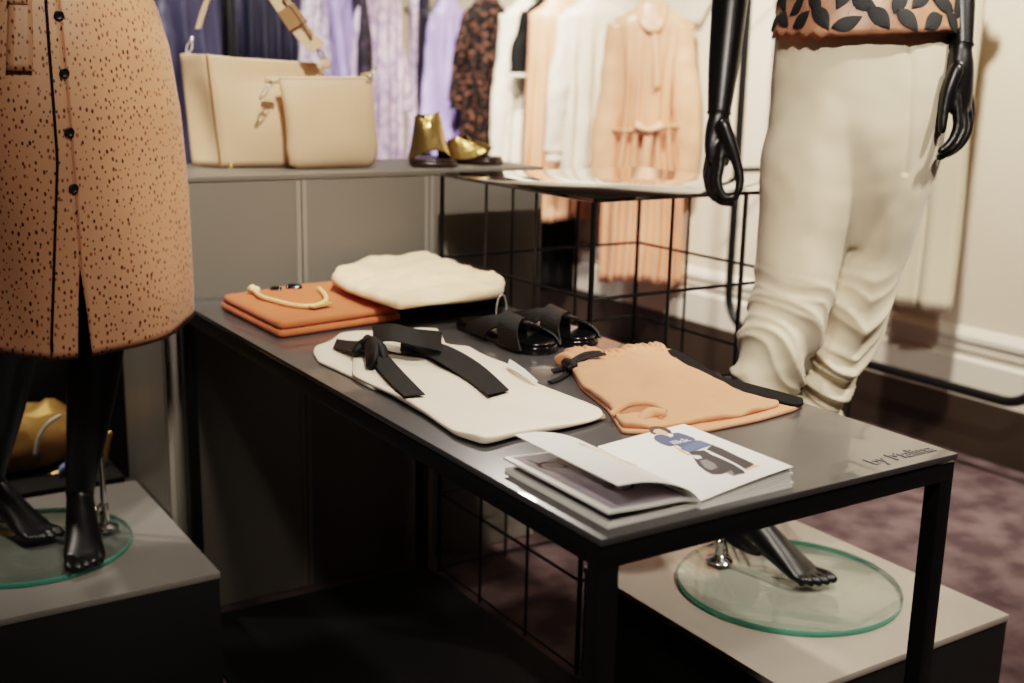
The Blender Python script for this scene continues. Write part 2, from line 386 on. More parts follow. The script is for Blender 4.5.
# ================================================================== MANNEQUINS
def hand(bm, wrist, knuck, palmw, palmt, fingers, thumb, side):
    """palm as a flattened tube plus four unequal bent fingers and a thumb, rooted in the palm."""
    w = V(wrist); k = V(knuck); d = (k-w)
    tube(bm, [w-d*.15, w, w+d*.35, w+d*.75, k+d*.05], [(.021, .019), (.021, .018), (palmw*.85, palmt*1.15), (palmw, palmt), (palmw*.92, palmt*.8)], n=20, side=side)
    for f in fingers: tube(bm, f[0], f[1], n=10)
    tube(bm, thumb[0], thumb[1], n=10)
def foot(bm, ankle, toe, zf, wid=1.0, big=1):
    """raised heel: ankle, arch, ball and five toes on level zf. big = +1 when the big toe is at the left of the walking direction."""
    a = V(ankle); t = V(toe); d = V((t.x-a.x, t.y-a.y, 0)); Lh = d.length; d.normalize(); s = V((-d.y, d.x, 0))
    def pt(f, z, o=0): return V((a.x, a.y, 0))+d*(f*Lh)+s*o+V((0, 0, zf+z))
    za = a.z-zf
    tube(bm, [pt(-.02, za+.07), pt(0, za), pt(.22, za*.66), pt(.52, za*.30+.006), pt(.74, .017), pt(.84, .011)],
         [(.026, .032), (.027, .036), (.031, .034), (.036*wid, .025), (.041*wid, .0165), (.038*wid, .010)], n=20, side=s)
    tube(bm, [pt(-.06, za+.01), pt(-.16, za*.66), pt(-.05, za*.42), pt(.2, za*.33)], [.022, .0265, .025, .022], n=14)
    for i, (o, l, r) in enumerate([(.029, 1.0, .0105), (.011, .99, .0078), (-.004, .955, .0074), (-.018, .91, .0070), (-.031, .85, .0068)]):
        o *= wid*big
        tube(bm, [pt(.70, .013, o*.9), pt((.84+l)/2-.02, .014, o), pt(l-.02, r+.0005, o*1.02)], [r*1.05, r*1.1, r*.95], n=10)
def leg(bm, hip, knee, ankle, front, g=1.0):
    h, k, a = V(hip), V(knee), V(ankle); back = -V(front)
    tube(bm, [h+V((0, 0, .05)), h, h.lerp(k, .35), h.lerp(k, .75), k, k.lerp(a, .28)+back*.012, k.lerp(a, .6)+back*.006, k.lerp(a, .88), a],
         [.078*g, .083*g, .076*g, .058*g, .049*(.5+.5*g), .052, .043, .031, .029], n=24)
def torso(bm, pel, chest, side, front, zb, g=1.0):
    """pel, chest: centres at hip and chest level; heights are measured from zb."""
    rows = []
    for z, a, b_ in ((.86, .09, .075), (.90, .145, .10), (.96, .168, .112), (1.02, .155, .105), (1.10, .118, .086), (1.16, .118, .088), (1.25, .138, .10), (1.33, .150, .112), (1.40, .158, .095), (1.44, .135, .075), (1.47, .075, .06), (1.51, .05, .052), (1.60, .046, .05)):
        f = (z-.93)/(1.36-.93); f = max(-.1, min(1.15, f)); p = V(pel).lerp(V(chest), f) if f >= 0 else V(pel)
        k_ = g if z < 1.05 else 1; rows.append((V((p.x, p.y, zb+z)), (a*k_, b_*k_)))
    tube(bm, [r[0] for r in rows], [r[1] for r in rows], n=36, side=side, k=3)
    for s in (-1, 1): tube(bm, [V(chest)+V(side)*(.07*s)+V(front)*.045+V((0, 0, -.05)), V(chest)+V(side)*(.07*s)+V(front)*.062+V((0, 0, -.055))], [.052, .044], n=16, k=2)
    hd = rows[-1][0]+V((0, 0, .10))+V(front)*.02
    hr = [(-.115, .035, .04), (-.09, .052, .065), (-.05, .064, .082), (0, .072, .092), (.05, .073, .094), (.09, .06, .08), (.115, .035, .05)]
    tube(bm, [hd+V((0, 0, z))+V(front)*(.018 if z < -.04 else 0) for z, a, b_ in hr], [(a, b_) for z, a, b_ in hr], n=24, side=side, k=3)
    f0 = hd+V(front)*.088; tube(bm, [f0+V((0, 0, .02)), f0+V((0, 0, -.02))+V(front)*.012], [.008, .013], n=10, k=2)   # nose
    tube(bm, [f0+V((0, 0, -.052))-V(side)*.018-V(front)*.004, f0+V((0, 0, -.054))+V(front)*.002, f0+V((0, 0, -.052))+V(side)*.018-V(front)*.004], [.005, .007, .005], n=10, k=3)
    for s in (-1, 1):
        tube(bm, [hd+V(side)*(.071*s)+V((0, 0, .02)), hd+V(side)*(.073*s)+V((0, 0, -.025))], [(.006, .016), (.005, .011)], n=10, k=2, side=side)
        tube(bm, [hd+V(side)*(.028*s)+V(front)*.075+V((0, 0, .012)), hd+V(side)*(.03*s)+V(front)*.079+V((0, 0, .01))], [.012, .011], n=10, k=2)
    return rows[9][0]

# ---- right mannequin (trousers)
ZG = PH+GT
Fv = V((-.35, -.937, 0)).normalized(); Sv = V((-Fv.y, Fv.x, 0))      # Sv = its own left hand side
PEL = V((1.06, .60, 1.20)); CHE = PEL+V((-.01, .015, .44))
RM = thing('mannequin', 'black mannequin in stone trousers and copper leaf-pattern blouse behind the table', 'mannequin', (PEL.x-.12, PEL.y+.05, ZG))
hipL, hipR = PEL+Sv*.085+V((0, 0, -.04)), PEL-Sv*.085+V((0, 0, -.04))
anR = V((.925, .715, ZG+.105)); toR = V((.962, .505, ZG)); anL = W(800, 425, 2.42); toL = W(806, 480, 2.38)     # her left foot is lifted behind
knL, knR = W(858, 285, 2.29), W(794, 285, 2.25)
bm = BM(); sh = torso(bm, PEL, CHE, Sv, Fv, .25, .86)
leg(bm, hipL, knL, anL, Fv, .78); leg(bm, hipR, knR, anR, Fv, .78)
foot(bm, anR, toR, ZG, 1, 1); foot(bm, anL, V((toL.x, toL.y, 0)), anL.z-.16, 1, -1)
D = 2.27
wR = W(719, 113, D); elR = W(736, -60, D+.04); shR = sh-Sv*.165
tube(bm, [shR+V((0, 0, .0))+Sv*.06, shR, shR.lerp(elR, .5), elR, elR.lerp(wR, .25), elR.lerp(wR, .7), wR], [.045, .048, .043, .036, .037, .031, .0225], n=20)
def ch(pts, d): return [W(u, v, d+(e if e is not None else 0)) for u, v, e in pts]
fR = []
hs = (rt*.80+fw*.60).normalized()
fr = lambda pts, d, r: (ch([(u, v, 0) for u, v in pts], d), [r*1.12, r*1.06, r, r*.95, r*.85])
fR.append(fr([(722, 146), (720, 166), (718, 183), (724, 197), (736, 197)], D-.024, .0090))
fR.append(fr([(718, 148), (714, 168), (712, 186), (719, 200), (732, 203)], D-.006, .0092))
fR.append(fr([(714, 148), (710, 167), (708, 184), (714, 197), (726, 201)], D+.012, .0088))
fR.append(fr([(711, 145), (708, 161), (706, 175), (710, 188), (719, 194)], D+.029, .0076))
hand(bm, wR, W(718, 158, D), .034, .019, fR, (ch([(724, 126, 0), (731, 146, 0), (737, 164, 0), (740, 180, 0), (738, 192, 0)], D-.030), [.014, .0135, .0105, .0092, .008]), hs)
D2 = 2.13
wL = W(961, 46, D2); elL = W(955, -115, D2+.05); shL = sh+Sv*.165
tube(bm, [shL-Sv*.06, shL, shL.lerp(elL, .5), elL, elL.lerp(wL, .25), elL.lerp(wL, .7), wL], [.045, .048, .043, .036, .036, .029, .0215], n=20)
fL = []
fL.append(fr([(955, 96), (957, 113), (957, 128), (951, 142), (941, 151)], D2-.024, .0088))
fL.append(fr([(960, 97), (963, 115), (963, 131), (954, 147), (940, 157)], D2-.006, .0090))
fL.append(fr([(965, 97), (968, 115), (968, 130), (960, 145), (948, 154)], D2+.012, .0086))
fL.append(fr([(969, 94), (971, 110), (970, 123), (964, 135), (955, 143)], D2+.029, .0074))
hand(bm, wL, W(959, 106, D2), .034, .019, fL, (ch([(956, 70, 0), (949, 88, 0), (945, 104, 0), (943, 119, 0), (942, 130, 0)], D2-.028), [.014, .0132, .0105, .0092, .008]), hs)
body = fuse(bm, .0034, 4, .5); obj('body', body, M['mann'], RM, 'all')
for p, q in ((wR, elR), (wL, elL)):
    d = (q-p).normalized(); r_ = .0226 if p is wR else .0216; bm = BM()
    tube(bm, [p-d*.0006, p+d*.0006], r_+.0012, n=28, k=1, round_end=False)
    obj('wrist_joint', bm, M['steel'], RM)
stand((.925, .572), .222, (.872, .716), (.86, .735, .62), 'round glass base with chrome rod under the mannequin in trousers')

# trousers: hips and two lofted legs fused to one cloth, then creased
bm = BM()
def vtube(rows_, n=44):
    rows_ = [(W(u, v, d), (a, b_)) for u, v, d, a, b_ in rows_]
    tube(bm, [r[0] for r in rows_], [r[1] for r in rows_], n=n, side=rt, round_end=False)
vtube([(864, 0, 2.21, .155, .112), (863, 30, 2.21, .165, .122), (861, 70, 2.20, .167, .130), (857, 105, 2.20, .163, .132), (853, 140, 2.205, .156, .126), (850, 175, 2.22, .135, .112), (846, 215, 2.245, .10, .088), (843, 240, 2.26, .08, .07)])
vtube([(832, 60, 2.21, .085, .10), (826, 110, 2.205, .095, .124), (817, 160, 2.21, .099, .122), (810, 205, 2.22, .092, .110), (802, 245, 2.23, .083, .096), (794, 290, 2.24, .078, .090), (783, 325, 2.25, .078, .086), (772, 356, 2.26, .070, .078), (768, 390, 2.28, .062, .066), (765, 425, 2.30, .050, .050)])
vtube([(895, 60, 2.22, .078, .10), (893, 110, 2.22, .090, .122), (886, 160, 2.235, .092, .122), (877, 205, 2.26, .086, .112), (867, 250, 2.29, .080, .100), (857, 290, 2.30, .074, .088), (847, 325, 2.32, .068, .08), (834, 356, 2.33, .060, .068), (824, 388, 2.35, .048, .052), (815, 420, 2.37, .044, .044)])
cl = fuse(bm, .0045, 34, .5)
cl.normal_update()
for v in cl.verts:
    p = v.co; a = 0
    low = max(0, min(1, (.90-p.z)/.16))
    rgt = (p-PEL).dot(Sv)
    a += .004*nz(p, 8, 3)+.0015*nz(p, 24, 5)
    # slanting drag lines gather towards the hem
    ph = p.z*44+rgt*(22 if rgt < 0 else -18)+3.5*nz(p, 5, 8)
    k1 = 1-abs(math.sin(ph)); k2 = 1-abs(math.sin(ph*1.7+1.3+2*nz(p, 9, 2)))
    a += low*(.020*(k1**1.6-.35)+.010*(k2**1.5-.35))*(.55+.9*abs(nz(p, 6, 12)))
    # long soft drapes from the hip
    a += (1-low)*.005*math.sin(rgt*40+p.z*9+2.5*nz(p, 3, 4))*max(0, min(1, (1.25-p.z)/.2))
    d = abs(rgt-.012-.05*max(0, 1.20-p.z))
    if (p-PEL).dot(Fv) > 0 and p.z > 1.08: a -= .005*math.exp(-(d/.007)**2)
    v.co = p+v.normal*a
tr = obj('trousers', cl, M['trouser'], RM, 'all')
def on_front(u, v, d0, me_bm=None): return W(u, v, d0)
# blouse with leaf appliqué, as one mesh with two materials
def blouse_pt(a, z, off=0):
    f = (z-1.28)/(1.70-1.28)
    prof = [(0, .183, .150), (.15, .178, .146), (.25, .170, .136), (.35, .158, .12), (.6, .16, .122), (.8, .172, .128), (.93, .168, .105), (1, .13, .08)]
    for (f0, a0, b0), (f1, a1, b1) in zip(prof, prof[1:]):
        if f <= f1: break
    q = max(0, min(1, (f-f0)/(f1-f0))); A = a0+(a1-a0)*q+off; B = b0+(b1-b0)*q+off
    c = PEL.lerp(CHE, max(0, min(1, (z-PEL.z)/.44)))
    w = .004*math.sin(a*7+z*20)*(1-f)
    return V((c.x, c.y, z))+Sv*((A+w)*math.sin(a))+Fv*((B+w)*math.cos(a))
def hemz(a): return 1.332+.012*math.sin(a)-.006*math.cos(a)+(.004 if math.sin(a) < -.7 else .0008)*math.sin(a*29)
bm = BM(); n = 144; rings = []
for j in range(25):
    f = j/24; rings.append([blouse_pt(2*PI*i/n, hemz(2*PI*i/n)*(1-f)+1.70*f) for i in range(n)])
for j in range(1, 4): rings.insert(0, [blouse_pt(2*PI*i/n, hemz(2*PI*i/n)+.004*j, -.002) for i in range(n)])
loft(bm, rings, cap=False)
random.seed(21)
def leafshape(a0, z0, ang, Ln, wd, curve):
    rows_ = []
    for i in range(9):
        f = i/8; w_ = wd*math.sin(PI*f**.85)*.5+.0002
        cx, cy = (f-.5)*Ln, curve*math.sin(PI*f)*Ln
        row = []
        for q in (-1, 0, 1):
            lx, ly = cx, cy+q*w_
            X_ = lx*math.cos(ang)-ly*math.sin(ang); Y_ = lx*math.sin(ang)+ly*math.cos(ang)
            row.append(blouse_pt(a0+X_/.165, z0+Y_, .0022+(.0015 if q == 0 else 0)))
        rows_.append(row)
    loft(bm, rows_, closed=False, mi=1)
def stem(pts):
    rows_ = []
    for i, (a0, z0) in enumerate(pts):
        rows_.append([blouse_pt(a0-.004, z0-.001, .002), blouse_pt(a0+.004, z0+.001, .002)])
    loft(bm, rows_, closed=False, mi=1)
for i in range(21):
    for j in range(10):
        a0 = 2*PI*i/21+random.uniform(-.05, .05)+(j % 2)*.17; z0 = 1.350+j*.037+random.uniform(-.006, .006)
        sgn = 1 if (i+j) % 2 else -1
        leafshape(a0, z0, sgn*random.uniform(.35, 1.1)+(PI if random.random() < .3 else 0), random.uniform(.050, .062), random.uniform(.023, .030), random.uniform(-.1, .1))
        if j % 2 == 0: stem([(a0-.10, z0-.03), (a0-.03, z0-.005), (a0+.02, z0+.02), (a0+.1, z0+.045)])
obj('blouse', bm, [M['copper'], M['leaf']], RM, 'all')

# ---- left mannequin (speckled shirt dress)
LF = V((0, -1, 0)); LS = V((1, 0, 0)); LP = V((-.247, 1.430, 1.19)); LC = LP+V((0, .01, .44))
LM = thing('mannequin', 'black mannequin in speckled peach button dress on the far left plinth', 'mannequin', (LP.x, LP.y, ZG))
bm = BM(); sh = torso(bm, LP, LC, LS, LF, .25)
anR_, toR_ = V((-.385, 1.66, ZG+.10)), V((-.30, 1.495, ZG)); anL_, toL_ = V((-.236, 1.49, ZG+.10)), V((-.272, 1.305, ZG))
leg(bm, LP+V((-.085, 0, -.04)), V((-.338, 1.45, .76)), anR_, LF); leg(bm, LP+V((.085, 0, -.04)), V((-.19, 1.385, .77)), anL_, LF)
foot(bm, anR_, toR_, ZG, 1, 1); foot(bm, anL_, toL_, ZG, 1, -1)
for s in (-1, 1):
    sh_ = sh+LS*(.165*s); el = sh_+V((.15*s, .05, -.20)); wr_ = V((LP.x+.215*s, LP.y-.06, 1.545))
    tube(bm, [sh_-LS*(.06*s), sh_, sh_.lerp(el, .5), el, el.lerp(wr_, .3), el.lerp(wr_, .7), wr_], [.045, .048, .043, .036, .036, .029, .022], n=18)
    d = (wr_-el).normalized(); sd = V((0, .45, .9)).normalized(); dn = V((-.62*s, -.72, -.12)).normalized(); k_ = wr_+dn*.085
    fs = []
    for q, (o, l, r_) in enumerate(((-.028, .078, .0085), (-.009, .088, .0088), (.010, .080, .0084), (.028, .062, .0072))):
        b0 = k_+sd*o; fs.append(([b0-dn*.03, b0, b0+dn*l*.45+V((-.004*s, 0, -.002)), b0+dn*l*.75+V((-.010*s, .004, -.004)), b0+dn*l*.95+V((-.018*s, .010, -.006))], [r_*1.1, r_*1.06, r_, r_*.95, r_*.85]))
    hand(bm, wr_, k_, .036, .0155, fs, ([wr_+dn*.02-sd*.015, wr_+dn*.04-sd*.04, wr_+dn*.065-sd*.05, wr_+dn*.09-sd*.05], [.012, .0115, .0095, .008]), sd)
obj('body', fuse(bm, .0040, 4, .5), M['mann'], LM, 'all')
stand((-.335, 1.515), .203, (-.182, 1.52), (-.185, 1.50, .60), 'round glass base with chrome rod under the mannequin in the dress')
SL = -.06                                                          # slit angle on the front
def dress_pt(a, z, off=0):
    a = (a+PI) % (2*PI)-PI
    prof = [(.69, .243, .195), (.80, .245, .195), (1.0, .243, .186), (1.16, .236, .176), (1.28, .222, .162), (1.36, .200, .146), (1.42, .165, .122), (1.50, .165, .125), (1.60, .178, .132), (1.68, .172, .11), (1.72, .13, .085)]
    for (z0_, a0, b0), (z1_, a1, b1) in zip(prof, prof[1:]):
        if z <= z1_: break
    q = (z-z0_)/(z1_-z0_); A = a0+(a1-a0)*q; B = b0+(b1-b0)*q
    low = max(0, min(1, (1.42-z)/.6))
    w = low*(.007*math.sin(a*5+1.2+z*2)+.005*math.sin(a*8+z*5)+.010*max(0, math.cos(a))*math.sin(a*4+z*7+.6))+.004*nz((2*math.sin(a), z*2.0, 2*math.cos(a)), 1.3, 4)
    if math.cos(a) < 0: B *= 1-.40*min(1, -math.cos(a)*2.5)*max(0, min(1, (1.3-z)/.2))
    c = LP.lerp(LC, max(0, min(1, (z-LP.z)/.44)))
    return V((c.x, c.y, z))+LS*((A+w+off)*math.sin(a))+LF*((B+w+off)*math.cos(a))
def dz(a, f):
    hem = .748-.020*math.cos(a)-.012*math.cos(2*a)+.003*math.sin(a*3); return hem*(1-f)+1.72*f
bm = BM(); n = 160; uvl = bm.loops.layers.uv.new('UVMap'); rows_ = []; uvs = {}
for j in range(61):
    f = j/60; r = []
    gap = .055*max(0, (.885-dz(0, f))/.165)**.8 if dz(0, f) < .885 else 0.0
    for i in range(n+1):
        a = SL+gap+(2*PI-2*gap)*i/n
        v = bm.verts.new(dress_pt(a, dz(a, f))); uvs[v] = (a*.24, dz(a, f)); r.append(v)
    rows_.append(r)
for r0, r1 in zip(rows_, rows_[1:]):
    for i in range(n):
        fc = bm.faces.new((r0[i], r0[i+1], r1[i+1], r1[i]))
        for lp in fc.loops: lp[uvl].uv = uvs[lp.vert]
dress = obj('dress', bm, M['dotty'], LM, 'all')
so = dress.modifiers.new('cloth_thickness', 'SOLIDIFY'); so.thickness = .002; so.offset = -1
bm = BM(); tube(bm, [dress_pt(SL-.10-.13*max(0, min(1, (1.08-z)/.33)), z, .0045) for z in [.735+.02*i for i in range(48)]], .0024, n=8, k=1); obj('piping', bm, M['blackcloth'], dress)
bm = BM(); strip(bm, [dress_pt(SL+.012, z, .0012) for z in [.88+.03*i for i in range(28)]], [dress_pt(SL+.020, z, .0012) for z in [.88+.03*i for i in range(28)]], .001, k=1); obj('placket_seam', bm, M['peachdk'], dress)
for i, v_ in enumerate((-46, 15, 73, 132, 188)):
    z = PY(69, v_, LP.y-.18).z; p = dress_pt(SL-.005, z, .003); q = dress_pt(SL-.005, z, .0)
    nrm = (dress_pt(SL+.01, z)-dress_pt(SL-.02, z)).cross(V((0, 0, 1))).normalized(); rot = V((0, 0, 1)).rotation_difference(nrm).to_matrix().to_4x4()
    bm = BM(); lathe(bm, (0, 0, 0), [(.0078, -.001), (.0088, .0008), (.0088, .0024), (.0068, .0032), (.0055, .0022), (.002, .0022)], 20)
    for sx in (-1, 1): tube(bm, [V((sx*.0022, -.0015, .0026)), V((sx*.0022, .0015, .0026))], .0007, n=6, k=1)
    bmesh.ops.transform(bm, matrix=Matrix.Translation(p) @ rot, verts=bm.verts); obj('button', bm, M['steel'], dress)
bm = BM(); rings = [[dress_pt(2*PI*i/80, z, o) for i in range(80)] for z, o in ((1.400, .002), (1.402, .005), (1.415, .006), (1.44, .006), (1.453, .005), (1.455, .002))]
loft(bm, rings, cap=False)
A_ = [(-.36, 1.43), (-.365, 1.38), (-.36, 1.30), (-.375, 1.232)]; bm2 = bm
strip(bm2, [dress_pt(a-.09, z, .010) for a, z in A_], [dress_pt(a+.09, z, .010) for a, z in A_], .0022)
strip(bm2, [dress_pt(a-.34, z, .012) for a, z in ((-.12, 1.44), (-.10, 1.39), (-.12, 1.345))], [dress_pt(a-.18, z, .012) for a, z in ((-.12, 1.44), (-.10, 1.39), (-.12, 1.345))], .0022)
tube(bm2, [dress_pt(-.30, 1.43, .014), dress_pt(-.18, 1.425, .014)], [.016, .02], n=12, k=2)
uvl = bm.loops.layers.uv.new('UVMap')
for fc in bm.faces:
    for lp in fc.loops: lp[uvl].uv = (lp.vert.co.x, lp.vert.co.z)
obj('tie_belt', bm, M['dotty'], dress, 'all')


# ================================================================== THINGS ON THE TABLE
T0 = TH+.0004
def pxs(pts, z): return [PZ(u, v, z) for u, v in pts]

# terracotta folded garment
bm = BM()
base = [(.054, 1.074), (.050, 1.405), (.36, 1.46), (.338, 1.118)]
def quad(q, k): return [V(q[i]).to_2d().lerp(V(q[(i+1) % 4]).to_2d(), j/k) for i in range(4) for j in range(k)]
def sh4(q, d): return [(p[0]+d[i][0], p[1]+d[i][1]) for i, p in enumerate(q)]
Q = [V((p[0], p[1], 0)) for p in base]
for i, (th, dd) in enumerate(((.015, ((.0, .0), (0, 0), (0, 0), (0, 0))), (.016, ((.003, .005), (.004, -.008), (-.004, 0), (-.003, .006))))):
    q = sh4(base, dd); zb = .0146*i
    cushion(bm, quad([V((a, b_, 0)) for a, b_ in q], 12), T0+zb, th, n=160, rings=12, edge=.45, namp=.0040 if i == 1 else .001, nscale=9, seed=i, smooth=4)
terra = obj('folded_garment', bm, M['terra'], smooth='all'); tag(terra, 'terracotta folded garment stacked under a gold chain necklace', 'folded garment')
zt = T0+.0315
for u, v in ((294, 289), (276, 290)):
    p = PZ(u, v, zt); bm = BM(); s = 1 if u > 290 else .7
    tube(bm, [p+V((-.009*s, .004, .002)), p+V((.009*s, -.004, .002))], [(.0105*s, .008*s)]*2, n=14, k=2)
    obj('button', bm, M['sole'], terra)
# necklace: beaded chain with bar tag and a pale bead
nk = thing('necklace', 'gold beaded chain necklace with bar tag lying on the terracotta garment', 'necklace', PZ(290, 296, zt))
cp = [PZ(u, v, zt+.005) for u, v in [(254, 291), (262, 297), (275, 301), (291, 305), (307, 306.5), (319, 305), (326, 300), (324, 294), (319, 289)]]
cp = [V(p) for p in smoothpath(cp, 8)]; bm = BM()
for p in cp:
    bmesh.ops.create_uvsphere(bm, u_segments=8, v_segments=6, radius=.0056, matrix=Matrix.Translation(p))
for a, b_ in zip(cp, cp[1:]): tube(bm, [a, b_], .003, n=6, k=1, round_end=False)
obj('chain', bm, mat('gold_straw_beads', (230, 190, 140), .45, metal=.25), nk)
p = PZ(321, 305, zt+.006); e = (PZ(334, 301, zt+.006)-PZ(305, 307, zt+.006)).normalized(); f_ = V((-e.y, e.x, 0))
bm = BM(); r = bmesh.ops.create_cube(bm, size=1, matrix=Matrix(((e.x, f_.x, 0, p.x), (e.y, f_.y, 0, p.y), (0, 0, 1, p.z), (0, 0, 0, 1))) @ Matrix.Diagonal((.056, .017, .004, 1)))
bmesh.ops.bevel(bm, geom=bm.edges[:], offset=.001, segments=2, affect='EDGES'); obj('bar_tag', bm, M['brass'], nk)
bm = BM()
p = PZ(255, 290, zt+.007)
for q in range(9): bmesh.ops.create_icosphere(bm, subdivisions=2, radius=.0065, matrix=Matrix.Translation(p+V((random.uniform(-.009, .009), random.uniform(-.007, .007), random.uniform(0, .006)))))
obj('pearl_cluster', bm, M['creamfur'], nk)

# black folded garment with cream knit on top
bm = BM()
bq = [V((.352, 1.158, 0)), (.352, 1.46, 0), (.606, 1.47, 0), (.606, 1.140, 0)]
for i in range(2): cushion(bm, quad([V(p) for p in bq], 12), T0+.02*i, .021, n=120, rings=8, edge=.3, namp=.001, nscale=14, seed=i+5)
tag(obj('folded_garment', bm, M['blackcloth'], smooth='all'), 'black folded garment under the cream knit at the table back', 'folded garment')
zc = T0+.044
out = [(331, 279), (338, 268), (358, 263), (390, 259), (424, 252), (440, 257), (455, 264), (476, 268), (497, 274), (505, 284), (503, 292), (470, 297), (430, 300), (399, 304), (372, 296), (346, 287)]
def zf(x, y): return .004*math.sin(x*26+y*14)+.012*math.exp(-(((x-.56)/.05)**2+((y-1.47)/.09)**2))+.014*math.exp(-(((x-.56)/.05)**2+((y-1.14)/.07)**2))-.006*math.exp(-(((x-.56)/.04)**2+((y-1.30)/.05)**2))
bm = BM(); cushion(bm, [V((min(p.x, .608), min(p.y, 1.50), 0)) for p in pxs(out, zc+.013)], zc, .022, n=150, rings=18, edge=.55, namp=.012, nscale=17, seed=12, smooth=1, zfun=zf)
ck = obj('folded_knit', bm, M['creamfur'], smooth='all'); tag(ck, 'soft cream folded knit garment on top of the black folded garment', 'folded garment')

# ivory folded trousers with black ribbon
iv = thing('folded_garment', 'ivory folded garment with a black ribbon bow across the table middle', 'folded garment', PZ(440, 385, TH))
lo = [(313, 352), (315, 346), (330, 341), (340, 333), (356, 331), (420, 330), (440, 331), (446, 344), (440, 366), (400, 390), (372, 388), (353, 377), (334, 368), (318, 361)]
bm = BM(); cushion(bm, pxs(lo, TH+.005), T0, .006, n=130, rings=10, edge=.4, namp=.0008, nscale=20, seed=3, smooth=1)
obj('lower_layer', bm, M['cream'], iv, 'all')
hi = [(353, 352), (372, 337), (398, 333), (422, 329), (437, 329), (444, 344), (469, 347), (487, 357), (506, 366), (520, 372), (537, 383), (566, 397), (601, 411), (604, 416), (590, 421), (565, 427), (540, 431), (515, 435), (498, 440), (484, 443), (456, 434), (425, 413), (391, 394), (366, 382), (352, 375)]
def zh(x, y): return .002*math.sin(x*40+y*22)+.006*math.exp(-((y-.345)/.05)**2)*math.exp(-((x-.06)/.06)**2)
bm = BM(); cushion(bm, pxs(hi, TH+.009), T0+.0058, .0062, n=200, rings=16, edge=.3, namp=.0016, nscale=14, seed=6, smooth=1, zfun=zh)
obj('upper_layer', bm, M['cream'], iv, 'all')
bm = BM(); zz = TH+.009
strip(bm, [PZ(u, v, z) for u, v, z in ((482, 443.5, TH+.002), (492, 439, TH+.004), (505, 437.5, TH+.004), (517, 436, TH+.003))], [PZ(u, v, z) for u, v, z in ((487, 436, TH+.0115), (495, 432.5, TH+.0125), (505, 432, TH+.0125), (517, 432.5, TH+.0115))], .002)
obj('hem_lining', bm, M['lining'], iv); bm = BM()
strip(bm, [PZ(u, v, z) for u, v, z in ((566, 428, TH+.003), (585, 424, TH+.004), (605, 418, TH+.004))], [PZ(u, v, z) for u, v, z in ((566, 425, TH+.009), (585, 420, TH+.010), (604, 413.5, TH+.010))], .002)
obj('hem_lining', bm, M['lining'], iv)
zr = TH+.0185
bm = BM()
def pz3(l): return [PZ(u, v, TH+z) for u, v, z in l]
strip(bm, pz3([(369, 350, .030), (374, 364, .022), (388, 380, .019), (404, 396.5, .0185)]), pz3([(382, 343, .034), (388, 355, .024), (404, 373, .020), (425, 394.5, .0185)]), .0016)
strip(bm, pz3([(400, 345, .028), (430, 357, .021), (460, 375, .019), (488, 395, .0185)]), pz3([(415, 337, .030), (448, 346, .022), (480, 364, .019), (509, 390, .0185)]), .0016)
strip(bm, pz3([(376, 352, .030), (362, 351, .026), (346, 350, .018), (333, 348, .010)]), pz3([(378, 340, .036), (364, 341, .028), (350, 341, .020), (337, 339, .011)]), .0016)
strip(bm, pz3([(374, 343, .034), (392, 341, .044), (415, 346, .040), (441, 352, .026), (428, 356, .020), (400, 350, .022)]), pz3([(372, 326, .045), (392, 324, .056), (415, 329, .052), (441, 332, .036), (432, 338, .024), (402, 336, .025)]), .0016)
obj('ribbon_band', bm, M['ribbon'], iv)
bm = BM(); p = PZ(370, 351, TH+.026)
tube(bm, pz3([(355, 352, .022), (363, 347, .028), (372, 346, .032), (380, 350, .029), (384, 358, .022)]), [(.006, .008), (.014, .013), (.017, .014), (.013, .012), (.007, .008)], n=16)
tube(bm, pz3([(366, 338, .034), (371, 346, .040), (372, 358, .032), (369, 366, .02)]), [(.008, .005), (.014, .006), (.014, .006), (.009, .005)], n=14)
for v_ in bm.verts: v_.co += V((0, 0, .002*nz(v_.co, 60, 2)))
obj('bow_knot', bm, M['ribbon'], iv, 'all')
bm = BM(); strip(bm, pz3([(507, 367, .018), (520, 374, .018), (534, 383, .016)]), pz3([(510, 359.5, .026), (524, 369, .024), (538, 381, .02)]), .0025)
tag(obj('price_tag', bm, M['tag']), 'white card tag tucked at the edge of the ivory garment', 'tag')

